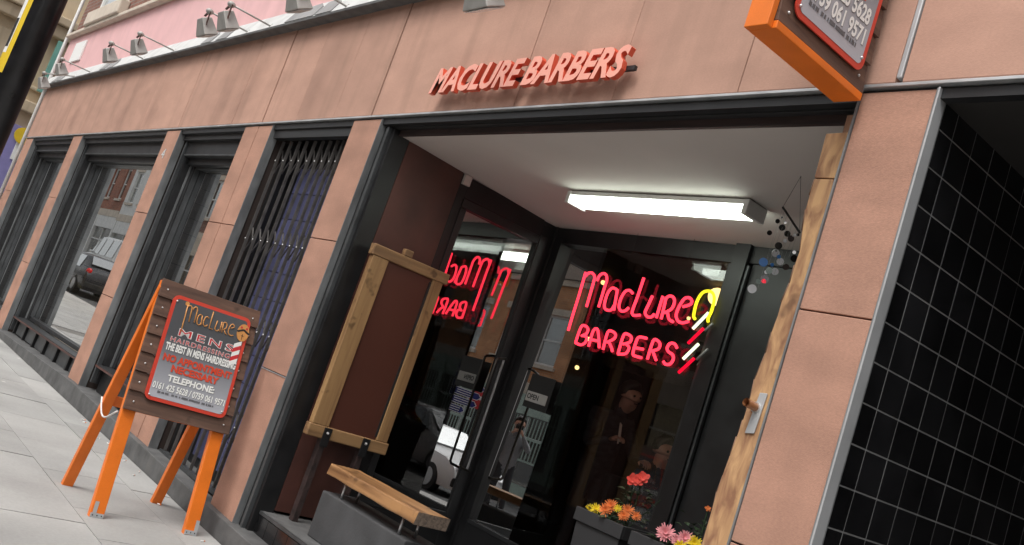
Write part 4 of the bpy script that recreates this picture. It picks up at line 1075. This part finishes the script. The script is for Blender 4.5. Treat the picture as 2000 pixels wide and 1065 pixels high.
# ================================================================= STREET: POST, PEOPLE, CARS, OPPOSITE HOUSES
lp = CAM + ray(40, 120)*4.6
pst = root('street_post', 'thick black street post with yellow sticker at the left edge', 'post', (lp.x, lp.y, gz(lp.x)))
lean = Vector((0, 0, 1))
mk('shaft', G().tube([(lp.x, lp.y, gz(lp.x)), (lp.x, lp.y, 6.5)], .083, 28), M['pole'], pst, smooth=True)
mk('base_sleeve', G().tube([(lp.x, lp.y, gz(lp.x)), (lp.x, lp.y, gz(lp.x)+.9), (lp.x, lp.y, gz(lp.x)+.95)], [.105, .105, .085], 28), M['pole'], pst, smooth=True)
def wrap(r, a0, a1, z0, z1, mt, nm):
    n = 8; v = []
    for k in range(n+1):
        a = R_(a0 + (a1-a0)*k/n)
        v += [(lp.x + r*math.cos(a), lp.y + r*math.sin(a), z0), (lp.x + r*math.cos(a), lp.y + r*math.sin(a), z1)]
    return mk(nm, G().add(v, [(2*i, 2*i+2, 2*i+3, 2*i+1) for i in range(n)]), mt, pst, smooth=True)
zy = onX(20, 95, lp.x).z
wrap(.0838, -104, -46, zy-.13, zy+.40, M['yellow'], 'sticker')
wrap(.0843, -103, -66, zy-.03, zy+.36, M['white'], 'sticker_panel')
wrap(.0848, -102, -70, zy-.0, zy+.15, M['inkblack'], 'sticker_mark')

# --- people: one skinned surface each, clothing by body region
def person(name, label, loc, yaw, J, shirt, legs, hands=(), seated=False, hair=True):
    """J: local joints, x forward, y left"""
    Rz = Matrix.Rotation(yaw, 3, 'Z'); L = Vector(loc)
    t = root(name, label, 'person', loc)
    base = {'pelvis': ((0,0,.94), .145), 'waist': ((0,0,1.08), .135), 'chest': ((.0,0,1.28), .16), 'neck0': ((.0,0,1.45), .075), 'neck': ((.015,0,1.52), .055),
            'jaw': ((.04,0,1.585), .068), 'head': ((.035,0,1.665), .092), 'crown': ((.02,0,1.735), .075), 'nose': ((.128,0,1.645), .014), 'chin': ((.10,0,1.575), .03),
            'earL': ((.02,.098,1.645), .018), 'earR': ((.02,-.098,1.645), .018),
            'shL': ((0,.175,1.41), .07), 'shR': ((0,-.175,1.41), .07), 'elL': ((0,.22,1.13), .047), 'elR': ((0,-.22,1.13), .047), 'wrL': ((.05,.23,.89), .03), 'wrR': ((.05,-.23,.89), .03),
            'hipL': ((0,.09,.90), .09), 'hipR': ((0,-.09,.90), .09), 'knL': ((.02,.10,.50), .06), 'knR': ((.02,-.10,.50), .06), 'anL': ((0,.11,.09), .042), 'anR': ((0,-.11,.09), .042),
            'toL': ((.17,.12,.035), .034), 'toR': ((.17,-.12,.035), .034)}
    for k, p in J.items(): base[k] = (p, base[k][1])
    edges = [('pelvis','waist'),('waist','chest'),('chest','neck0'),('neck0','neck'),('neck','jaw'),('jaw','head'),('head','crown'),('head','nose'),('jaw','chin'),('head','earL'),('head','earR'),
             ('chest','shL'),('chest','shR'),('shL','elL'),('shR','elR'),('elL','wrL'),('elR','wrR'),('pelvis','hipL'),('pelvis','hipR'),('hipL','knL'),('hipR','knR'),('knL','anL'),('knR','anR'),('anL','toL'),('anR','toR')]
    names = list(base); idx = {k: i for i, k in enumerate(names)}
    me = bpy.data.meshes.new('sk'); me.from_pydata([base[k][0] for k in names], [(idx[a], idx[b]) for a, b in edges], [])
    ob = bpy.data.objects.new('sk', me); COL.objects.link(ob)
    md = ob.modifiers.new('skin', 'SKIN'); md.use_smooth_shade = True
    sv = me.skin_vertices[0].data
    for i, k in enumerate(names): sv[i].radius = (base[k][1], base[k][1]); sv[i].use_root = (k == 'pelvis')
    ss = ob.modifiers.new('sub', 'SUBSURF'); ss.levels = 2; ss.render_levels = 2
    dg = bpy.context.evaluated_depsgraph_get(); bm_ = bpy.data.meshes.new_from_object(ob.evaluated_get(dg))
    g = G(); vv = [v.co.copy() for v in bm_.vertices]
    segs = []
    reg = {}
    for a, b in edges:
        if a in ('neck','jaw','head','neck0'): r_ = 0
        elif b in ('toL','toR'): r_ = 3
        elif b[:2] in ('kn','an') or b[:3] == 'hip': r_ = 2
        else: r_ = 1
        segs.append((Vector(base[a][0]), Vector(base[b][0]), r_, (base[a][1]+base[b][1])/2))
    for p in bm_.polygons:
        c = p.center; best = None
        for (a, b, r_, rad) in segs:
            d = b-a; tt = max(0, min(1, (c-a).dot(d)/d.dot(d))); ds = (c-a-d*tt).length/rad
            if best is None or ds < best[0]: best = (ds, r_)
        g.f.append(list(p.vertices)); g.m.append(best[1])
    g.v = [L + Rz @ v for v in vv]
    bpy.data.objects.remove(ob); bpy.data.meshes.remove(bm_)
    mk('body', g, [M['skin'], shirt, legs, M['shoe']], t, smooth=True)
    def W(p): return L + Rz @ Vector(p)
    hd = Vector(base['head'][0]); up_ = (Vector(base['crown'][0]) - Vector(base['jaw'][0])).normalized(); fwd = (Vector(base['nose'][0]) - hd); fwd = (fwd - up_*fwd.dot(up_)).normalized(); sd2 = up_.cross(fwd)
    # hair cap and eyes, mouth
    if hair:
        gh = G(); b0 = G().ball((0,0,0), 1, 16, 12)
        for p in b0.v:
            q = Vector((p.x*.112, p.y*.104, p.z*.115))
            if q.x > .045 and q.z < .05: q.x = .045 + (q.x-.045)*.2
            if q.z < -.045: q.z = -.045 - (-.045-q.z)*.2
            q *= 1 + .05*math.sin(p.x*23 + p.z*17) * (1 if q.z > 0 else .4)
            gh.v.append(W(hd + fwd*(q.x-.016) + sd2*q.y + up_*(q.z+.028)))
        gh.f = b0.f; gh.m = [0]*len(b0.f)
        mk('hair', gh, M['hair'], t, smooth=True)
    for s_ in (-1, 1): mk('eye', G().ball(W(hd + fwd*.083 + sd2*(.033*s_) + up_*-.005), .011, 8, 6), M['inkblack'], t, smooth=True)
    mk('mouth', G().tube([W(hd + fwd*.082 + sd2*-.022 + up_*-.068), W(hd + fwd*.094 + up_*-.068), W(hd + fwd*.082 + sd2*.022 + up_*-.068)], .006, 6), M['petal_red'] if False else M['brownpanel'], t, smooth=True)
    # hands: palm and five unequal, bent fingers
    for wr, el, curl in hands:
        w_ = Vector(base[wr][0]); d = (w_ - Vector(base[el][0])).normalized()
        s2 = d.cross(Vector((0,0,1))); s2 = s2.normalized() if s2.length > .1 else Vector((0,1,0)); n2 = s2.cross(d)
        if n2.z > 0: n2 = -n2; s2 = -s2
        gh = G(); pc = w_ + d*.045
        tb = G().tube([w_ - d*.01, w_ + d*.02, w_ + d*.05, w_ + d*.085], [.026, .034, .040, .036], 10)
        for p in tb.v:
            o_ = (p - w_); p -= n2*(o_.dot(n2))*.45
        gh.add(tb.v, tb.f)
        for k, (off, ln) in enumerate(((-.028,.062), (-.010,.074), (.010,.070), (.028,.055))):
            a = w_ + d*.080 + s2*off; b = a + (d*math.cos(curl*.6) + n2*math.sin(curl*.6))*ln*.45; c = b + (d*math.cos(curl*1.5) + n2*math.sin(curl*1.5))*ln*.33; e = c + (d*math.cos(curl*2.3) + n2*math.sin(curl*2.3))*ln*.25
            gh.tube([a, b, c, e], [.0095, .0088, .008, .006], 7)
        a = w_ + d*.025 - s2*.032; b = a + (d*.6 - s2*.55 + n2*.4).normalized()*.036; c = b + (d*.8 + n2*.5).normalized()*.028
        gh.tube([a, b, c], [.012, .0105, .008], 7)
        gh.v = [W(p) for p in gh.v]
        mk('hand', gh, M['skin'], t, smooth=True)
    return t, W, base
# photographer, standing behind the lens (seen in the glass)
fh = Vector((fw.x, fw.y, 0)).normalized()
pl_ = Vector((.17, -3.80, CAMH)); yaw_p = math.atan2(fh.y, fh.x)
_, Wp, bp_ = person('person', 'person in grey jacket and dark trousers raising a camera, mirrored in the entrance glass', (pl_.x, pl_.y, gz(pl_.x)), yaw_p,
    {'elL': (.18,.27,1.27), 'elR': (.18,-.27,1.27), 'wrL': (.25,.09,1.50), 'wrR': (.25,-.09,1.50), 'knL': (.10,.13,.50), 'anL': (.20,.16,.09), 'toL': (.36,.18,.035), 'anR': (-.16,-.13,.09), 'toR': (.0,-.15,.035), 'knR': (-.02,-.11,.5)},
    M['jacket'], M['trousers'], (('wrL','elL',.9), ('wrR','elR',.9)))
cc_ = pl_ + fh*.235 + Vector((0,0,.035)); cmr = root('hand_camera', 'black camera held up to the face of the person mirrored in the glass', 'camera', tuple(cc_ - Vector((0,0,.05))))
sdv = Vector((-fh.y, fh.x, 0))
mk('camera_body', G().obox(cc_ - fh*.03, fh*.025, sdv*.065, Vector((0,0,.04))).obox(cc_ - fh*.03 + Vector((0,0,.05)), fh*.02, sdv*.022, Vector((0,0,.012))), M['inkblack'], cmr, .006)
mk('lens_barrel', G().tube([cc_ - fh*.01, cc_ + fh*.04], .032, 16), M['inkblack'], cmr, smooth=True)
# barber and customer inside
hb = onY(1222, 775, 3.0)
_, Wb, bb_ = person('person', 'person in dark checked shirt standing with a comb behind the neon window', (hb.x-.10, 3.0, .36), R_(-8),
    {'chest': (.05,0,1.27), 'neck0': (.10,0,1.43), 'neck': (.135,0,1.49), 'jaw': (.185,0,1.54), 'head': (.19,0,1.62), 'crown': (.165,0,1.69), 'nose': (.285,0,1.585), 'chin': (.24,0,1.52), 'earL': (.165,.098,1.61), 'earR': (.165,-.098,1.61),
     'shL': (.06,.175,1.39), 'shR': (.06,-.175,1.39), 'elR': (.12,-.26,1.12), 'wrR': (.36,-.20,1.22), 'elL': (.16,.25,1.10), 'wrL': (.42,.15,1.12)}, M['shirt'], M['trousers'], (('wrR','elR',.75), ('wrL','elL',.8)))
cmb = root('comb', 'pale comb held in the standing person\'s hand', 'comb', tuple(Wb((.44, -.2, 1.2))))
mk('spine', G().obox(Wb((.435, -.2, 1.285)), Vector((.006,0,.0)), Vector((0,.003,0)), Vector((-.02,0,.085))), M['palestone'], cmb)
mk('teeth', G().obox(Wb((.45, -.2, 1.29)), Vector((.008,0,.0)), Vector((0,.0015,0)), Vector((-.018,0,.07))), M['palestone'], cmb)
hc = onY(1298, 882, 3.05)
person('person', 'seated person under black cape having a haircut behind the flowers', (hc.x-.02, 3.05, hc.z-1.665), R_(-14), {'hipL': (.05,.10,.92), 'hipR': (.05,-.10,.92), 'knL': (.45,.12,.90), 'knR': (.45,-.12,.90), 'anL': (.50,.12,.48), 'anR': (.50,-.12,.48), 'toL': (.66,.13,.45), 'toR': (.66,-.13,.45),
     'elL': (.10,.24,1.14), 'elR': (.10,-.24,1.14), 'wrL': (.32,.15,1.05), 'wrR': (.32,-.15,1.05)}, M['cape'], M['cape'], (('wrL','elL',.6), ('wrR','elR',.6)))
ch = root('barber_chair', 'dark barber chair under the seated person inside the shop', 'chair', (hc.x, 3.05, .36)); sz = hc.z-1.665+.80
bx('seat', M['cape'], ch, hc.x-.22, hc.x+.34, 2.78, 3.32, sz-.12, sz, .03); bx('backrest', M['cape'], ch, hc.x-.34, hc.x-.235, 2.80, 3.30, sz-.05, sz+.55, .03)
mk('column', G().tube([(hc.x+.05, 3.05, .40), (hc.x+.05, 3.05, sz-.12)], .06, 14), M['steel'], ch, smooth=True); mk('foot', G().disc((hc.x+.05, 3.05, .361), (0,0,1), .28, .04, 20), M['steel'], ch)
# pendant lamps inside
for i, (px, py, yy, r, lab) in enumerate(((1400,580,2.75,.072,'large glowing globe lamp right of the neon lettering'), (1178,552,2.9,.022,'small warm bulb glowing through the neon M'), (1345,622,3.0,.016,'small amber bulb low behind the neon letter e'),
        (1150,662,4.2,.022,'tiny bulb behind the second row of neon letters'), (1127,718,4.6,.026,'small twin bulb glowing low at the left of the display sheet'), (1384,706,2.6,.010,'tiny amber bulb beside the neon pole stripes'))):
    p = onY(px, py, yy); t = root('pendant_lamp', lab, 'lamp', tuple(p), 'warm lamps inside the shop')
    mk('globe', G().ball(p, r, 14, 10), M['bulb'], t, smooth=True)
    mk('flex', G().tube([p + Vector((0,0,r)), Vector((p.x, p.y, 2.998))], .003, 5), M['inkblack'], t); mk('cap', G().tube([p + Vector((0,0,r*.8)), p + Vector((0,0,r*.8+.03))], .014, 8), M['brass'], t)
    if r < .03 and i < 3:
        mk('glass_shade', G().ball(p + Vector((0,0,-.01)), (.06,.06,.07), 14, 10), M['acrylic'], t, smooth=True)

# --- cars
def car(label, x, y, yaw, paint, L=4.1, W=1.72, Hh=1.46, van=False):
    zg = gz(x) - .13; t = root('parked_car', label, 'car', (x, y, zg))
    Rz = Matrix.Rotation(yaw, 3, 'Z'); O = Vector((x, y, zg))
    def w(p): return O + Rz @ Vector(p)
    hl = L/2
    if van: prof = [(-1,.55,.95),(-.97,.5,1.05),(-.95,.98,1.0),(-.55,1.0,1.0),(-.05,1.0,1.0),(.25,.98,1.0),(.42,.66,1.0),(.85,.60,.98),(.97,.50,.93),(1,.38,.85)]
    else: prof = [(-1,.50,.90),(-.97,.62,.96),(-.86,.72,.99),(-.62,.97,1.0),(-.25,1.0,1.0),(.05,.985,1.0),(.42,.66,1.0),(.80,.58,.98),(.96,.48,.93),(1,.36,.85)]
    belt = .62*Hh
    v = []; n = len(prof)
    for (u, h, wd) in prof:
        hz = Hh*h; hw = W/2*wd; zb_ = min(hz, belt)
        tw_ = hw*(.80 if hz > belt+.05 else .97)
        v += [(u*hl, -hw*.94, .22), (u*hl, -hw, .5), (u*hl, -hw*.985, zb_-.01), (u*hl, -tw_, hz-.02), (u*hl, -tw_*.6, hz), (u*hl, tw_*.6, hz), (u*hl, tw_, hz-.02), (u*hl, hw*.985, zb_-.01), (u*hl, hw, .5), (u*hl, hw*.94, .22)]
    fs = []
    for i in range(n-1):
        for k in range(9): a = i*10+k; fs.append((a, a+1, a+11, a+10))
        a = i*10; fs.append((a+9, a, a+10, a+19))
    fs += [tuple(range(9, -1, -1)), tuple((n-1)*10+k for k in range(10))]
    g = G().add([w(p) for p in v], fs); bd_ = mk('body', g, paint, t, .02, smooth=False)
    for p in bd_.data.polygons: p.use_smooth = True
    # glazing: side windows, windscreen, rear window a little proud
    def quad(nm, pts, mt, th):
        nrm = (Vector(pts[1])-Vector(pts[0])).cross(Vector(pts[2])-Vector(pts[0])).normalized()
        mk(nm, G().prism([w(p) for p in pts], Rz @ (nrm*th)), mt, t)
    top = Hh-.10
    for s_ in (-1, 1):
        y1_, y2_ = s_*(W/2*.99+.004), s_*(W/2*.83+.004)
        segs_ = ((-.60,-.20),(-.17,.14)) if not van else ((-.9,-.5),(-.46,-.1),(-.06,.22))
        for (a, b) in segs_:
            q = [(a*hl, y1_, belt+.02), (b*hl, y1_, belt+.02), ((b-.02)*hl, y2_, top), ((a+.05)*hl, y2_, top)]
            quad('side_window', q if s_ < 0 else q[::-1], M['carglass'], .012)
        q = [(.16*hl, y1_, belt+.02), (.36*hl, y1_, belt+.02), (.17*hl, y2_, top)] if not van else [(.25*hl, y1_, belt+.02), (.38*hl, y1_, belt+.02), (.28*hl, y2_, top)]
        quad('side_window', q if s_ < 0 else q[::-1], M['carglass'], .012)
        mk('mirror', G().ball(w((.30*hl, s_*(W/2+.07), belt+.06)), (.08,.08,.06), 10, 6), paint, t, smooth=True)
        mk('headlight', G().ball(w((.93*hl, s_*W*.36, .66)), (.12,.15,.07), 10, 6), M['headlight'], t, smooth=True)
        mk('taillight', G().ball(w((-.955*hl, s_*W*.42, .84)), (.07,.11,.12), 10, 6), M['taillight'], t, smooth=True)
        for u in (-.62, .62):
            c = Vector((u*hl, s_*(W/2-.10), .31)); ax = Vector((0, s_*.11, 0))
            wh = mk('wheel', G().tube([w(c - ax), w(c - ax*.9), w(c + ax*.9), w(c + ax)], [.27,.31,.31,.27], 22), M['tyre'], t, smooth=False)
            mk('rim', G().disc(w(c + ax*1.02), Rz @ ax, .20, .012, 16), M['alloy'], wh)
    hw = W/2*.76
    if not van:
        quad('windscreen', [(.385*hl,-hw,Hh*.70),(.385*hl,hw,Hh*.70),(.10*hl,hw*.92,Hh*.955),(.10*hl,-hw*.92,Hh*.955)], M['carglass'], .03)
        quad('rear_window', [(-.84*hl,hw,Hh*.76),(-.84*hl,-hw,Hh*.76),(-.655*hl,-hw*.92,Hh*.945),(-.655*hl,hw*.92,Hh*.945)], M['carglass'], .03)
    else:
        quad('windscreen', [(.405*hl,-hw,Hh*.70),(.405*hl,hw,Hh*.70),(.27*hl,hw*.92,Hh*.955),(.27*hl,-hw*.92,Hh*.955)], M['carglass'], .03)
        quad('rear_window', [(-.965*hl,hw,Hh*.64),(-.965*hl,-hw,Hh*.64),(-.955*hl,-hw*.92,Hh*.92),(-.955*hl,hw*.92,Hh*.92)], M['carglass'], .03)
    mk('bumper', G().obox(w((.985*hl,0,.38)), Rz @ Vector((.05,0,0)), Rz @ Vector((0,W*.44,0)), Vector((0,0,.10))), M['tyre'], t, .03)
    mk('bumper', G().obox(w((-.985*hl,0,.40)), Rz @ Vector((.05,0,0)), Rz @ Vector((0,W*.44,0)), Vector((0,0,.10))), M['tyre'], t, .03)
    return t
car('white hatchback at the kerb, mirrored beside the door handle', 6.4, -6.9, math.pi, M['carwhite'])
car('dark saloon with red tail lamps mirrored in the second window', -35.4, -5.9, math.pi, M['cardark'], 4.4, 1.75, 1.42)
car('tall white van mirrored above the dark saloon', -42.5, -8.6, math.pi, M['carwhite'], 5.0, 1.95, 2.3, True)

# --- opposite houses
def house(x0, x1, yf, h, wall, label, rows, ncol, ww=1.05, gshop=True, shopmat='palestone', band='palestone', rowh=3.0, z00=3.9):
    """terrace front facing +y"""
    zb_ = gz((x0+x1)/2) - .15
    t = root('terrace_house', label, 'building', ((x0+x1)/2, yf-4, zb_))
    holes = []; xs_ = [x0 + (x1-x0)*(i+.5)/ncol for i in range(ncol)]
    for r in range(rows):
        for xc in xs_: holes.append((xc-ww/2, xc+ww/2, zb_+z00+.75+r*rowh, zb_+z00+.75+r*rowh+1.85))
    gx = sorted({x0, x1} | {a for q in holes for a in q[:2]}); gz_ = sorted({zb_+3.6, zb_+h} | {a for q in holes for a in q[2:]})
    g = G()
    for i in range(len(gx)-1):
        for k in range(len(gz_)-1):
            cx, cz2 = (gx[i]+gx[i+1])/2, (gz_[k]+gz_[k+1])/2
            if any(q[0] < cx < q[1] and q[2] < cz2 < q[3] for q in holes): continue
            g.add([(gx[i],yf,gz_[k]),(gx[i],yf,gz_[k+1]),(gx[i+1],yf,gz_[k+1]),(gx[i+1],yf,gz_[k])], [(0,1,2,3)])
    for (a, b, c, d) in holes:
        g.add([(a,yf,c),(b,yf,c),(b,yf-.16,c),(a,yf-.16,c),(a,yf,d),(b,yf,d),(b,yf-.16,d),(a,yf-.16,d)], [(0,1,2,3),(7,6,5,4),(0,3,7,4),(1,5,6,2)])
    g.box(x0+.01, x1-.01, yf-8, yf-.4, zb_, zb_+h-.02)
    mk('wall', g, M[wall], t)
    mk('cornice', G().box(x0-.02, x1+.02, yf-.3, yf+.22, zb_+h-.35, zb_+h).box(x0, x1, yf-.01, yf+.10, zb_+h-.6, zb_+h-.352), M[band], t)
    mk('band_course', G().box(x0, x1, yf-.01, yf+.05, zb_+3.55, zb_+3.95), M[band], t)
    for (a, b, c, d) in holes:
        f = mk('window', G().box(a, a+.07, yf-.14, yf-.08, c, d).box(b-.07, b, yf-.14, yf-.08, c, d).box(a+.07, b-.07, yf-.14, yf-.08, d-.08, d).box(a+.07, b-.07, yf-.14, yf-.08, c, c+.09).box(a+.07, b-.07, yf-.13, yf-.07, (c+d)/2-.03, (c+d)/2+.03), M['frameW'], t)
        bx('pane', M['pane'], f, a+.07, b-.07, yf-.125, yf-.12, c+.09, d-.08)
        bx('blind', M['blind'], f, a+.07, b-.07, yf-.20, yf-.19, c+.09 if random.random() < .5 else (c+d)/2, d-.08)
        bx('sill', M[band], f, a-.12, b+.12, yf-.08, yf+.10, c-.13, c-.001)
        bx('lintel', M[band], f, a-.15, b+.15, yf-.02, yf+.03, d+.001, d+.24)
    # ground floor shopfront
    n = max(2, int((x1-x0)/3.4)); wd = (x1-x0)/n
    for i in range(n):
        a = x0 + wd*i
        sf = mk('shopfront', G().box(a, a+.28, yf-.4, yf+.06, zb_, zb_+3.548).box(a+.28, a+wd, yf-.4, yf+.03, zb_+2.85, zb_+3.548).box(a+.28, a+wd, yf-.4, yf+.0, zb_, zb_+.55), M[shopmat], t)
        bx('pane', M['pane'], sf, a+.30, a+wd-.02, yf-.12, yf-.11, zb_+.56, zb_+2.84)
        mk('glazing_bar', G().box(a+wd*.5, a+wd*.5+.06, yf-.1, yf-.04, zb_+.56, zb_+2.84).box(a+.3, a+wd-.02, yf-.1, yf-.05, zb_+2.1, zb_+2.16), M['frameW'], sf)
    return t
house(-84, -68, -11.5, 7.6, 'brickor', 'orange brick terrace with pale bands at the far left, mirrored in the first window', 1, 5)
house(-68, -56, -11.5, 8.6, 'brickred', 'red brick terrace mirrored in the second window', 2, 5, ww=.9, rowh=2.2, shopmat='whiterender')
house(-56, -47, -11.5, 9.6, 'whiterender', 'white painted terrace mirrored in the third window', 2, 4, rowh=2.6, shopmat='frameW')
house(-47, -30, -11.5, 8.6, 'brickdk', 'dark brick terrace between white terrace and stone one, across the road', 1, 6)
house(-30, -8, -14, 9.5, 'brickdk', 'long dark brick terrace straight across the road', 2, 8, rowh=2.6)
house(-8, 7.5, -15.2, 9, 'sandbrick', 'buff stone terrace across the road behind the viewer', 1, 5)
tg = house(7.5, 26, -15.2, 8.2, 'brickor', 'orange brick terrace with green shopfront mirrored in the entrance glass', 1, 8, ww=1.15, shopmat='mint')
house(26, 44, -15.2, 10, 'brickred', 'red brick terrace at the right end across the road', 2, 6, rowh=2.6)
# pale lattice shutters on that shopfront
for i in range(5):
    a = 7.9 + 3.7*i + .1; zz = gz(16) - .15
    g = G()
    for k in range(16): g.box(a + .18*k, a + .18*k + .05, -15.26, -15.24, zz+1.35, zz+2.8)
    g.box(a, a+2.9, -15.262, -15.238, zz+2.05, zz+2.13); g.box(a, a+2.9, -15.262, -15.238, zz+1.3, zz+1.37)
    mk('lattice_shutter', g, M['mint'], tg)
# finger post and no entry sign near that front
def retro(px, py, y):       # place in the street whose image in the corner of glass falls on this pixel
    r = ray(px, py); tt = (2*(YB+.006) - y + CAMD)/r.y; q = CAM + r*tt
    return Vector((2*XL - q.x, y, q.z))
fp = retro(905, 720, -11.2)
ft = root('finger_post', 'black finger post with blue direction panels mirrored in the door glass', 'signpost', (fp.x, fp.y, gz(fp.x)))
dirx = Vector((-.6, -.8, 0)); nr = Vector((-.8, .6, 0))
mk('post', G().tube([(fp.x, fp.y, gz(fp.x)-.1), (fp.x, fp.y, fp.z+.75)], .05, 12), M['pole'], ft, smooth=True)
for k, ln in enumerate((1.0, .95, .9, .6)):
    zc = fp.z + .45 - .27*k; st = Vector((fp.x, fp.y, zc)) - dirx*.15 + nr*.06
    o = [(0,-.11), (ln-.1,-.11), (ln,0), (ln-.1,.11), (0,.11)]
    mk('finger_panel', G().prism([st + dirx*u + Vector((0,0,v_)) for u, v_ in o], nr*.02), M['white'], ft)
    o = [(.015,-.09), (ln-.11,-.09), (ln-.03,0), (ln-.11,.09), (.015,.09)]
    mk('panel_face', G().prism([st + dirx*u + Vector((0,0,v_)) + nr*.021 for u, v_ in o], nr*.003), M['bluesign'], ft)
    g = G()
    for q in range(2): g.obox(st + dirx*(ln*.45) + Vector((0,0,.035-.07*q)) + nr*.025, dirx*(ln*.28), Vector((0,0,.012)), nr*.0012)
    mk('panel_text', g, M['white'], ft)
ne = retro(955, 725, -12.2)
nt_ = root('no_entry_sign', 'round red no entry sign on black post mirrored beside the finger post', 'road sign', (ne.x, ne.y, gz(ne.x)))
mk('post', G().tube([(ne.x, ne.y, gz(ne.x)-.1), (ne.x, ne.y, ne.z+.4)], .045, 10), M['pole'], nt_, smooth=True)
mk('disc', G().disc(ne + nr*.06, nr, .36, .01, 28), M['inkred'], nt_); mk('bar', G().obox(ne + nr*.073, dirx*.27, Vector((0,0,.06)), nr*.002), M['white'], nt_)

# --- stone building across the side road, beyond the far end of the shop
sx0 = -25.0
sb_ = root('stone_building', 'ornate buff stone building with dark cornices beyond the far end', 'building', (sx0-4, 4, .3))
bx('wall', M['sandbrick'], sb_, sx0-8, sx0, -1.4, 12, .2, 13)
for (z0_, z1_, pr) in ((4.35, 4.62, .22), (4.9, 5.0, .10), (6.25, 6.55, .28), (6.55, 6.75, .40), (8.9, 9.3, .3), (12.4, 13.05, .5)):
    bx('cornice', M['sand'], sb_, sx0+.001, sx0+pr, -1.4-pr, 12, z0_, z1_, .03)
for k in range(6): bx('pilaster', M['sand'], sb_, sx0+.001, sx0+.14, -1.3+2.3*k, -.85+2.3*k, 4.63, 6.24, .02)
for k in range(5):
    yc_ = -.05+2.3*k
    bx('window', M['carglass'], sb_, sx0+.002, sx0+.05, yc_-.5, yc_+.5, 6.95, 8.6); bx('window_arch', M['sand'], sb_, sx0+.002, sx0+.12, yc_-.65, yc_+.65, 8.61, 8.8, .02)
    bx('frieze_panel', M['sand'], sb_, sx0+.001, sx0+.05, yc_-.6, yc_+.6, 5.3, 6.0, .02)
bx('shop_board', M['purple'], sb_, sx0+.001, sx0+.15, -1.4, 6, 2.4, 4.0); bx('shop_sign', M['white'], sb_, sx0+.151, sx0+.17, .9, 1.35, 3.2, 3.8)
bx('shop_pier', M['trim'], sb_, sx0+.001, sx0+.2, 1.45, 2.1, .3, 4.34)
dd = onX(46, 266, sx0+.22); mk('sign_disc', G().disc((sx0+.19, dd.y, dd.z), (1,0,0), .2, .03, 18), M['yellow'], sb_)
bx('sign_arm', M['black'], sb_, sx0+.001, sx0+.9, 1.0, 1.04, 4.15, 4.19)
bx('banner_pole', M['green'], sb_, sx0+.2, sx0+.32, .85, .95, 4.9, 6.2)

# --- cigarette ends dropped along the plinth
rs = random.Random(9)
for k in range(12):
    x = rs.uniform(-9.5, -5.6); y = -.07 - abs(rs.gauss(0, .12)); a = rs.uniform(0, 3.1); z = gz(x)+.006
    d = Vector((math.cos(a), math.sin(a), 0))*.018
    t = root('cigarette_end', 'cigarette end lying on the pavement along the plinth', 'cigarette end', (x, y, z-.004), 'cigarette ends along the plinth')
    mk('paper', G().tube([Vector((x,y,z))-d, Vector((x,y,z))+d*.3], .004, 6), M['white'], t); mk('filter', G().tube([Vector((x,y,z))+d*.3, Vector((x,y,z))+d], .004, 6), M['petal_or'], t)
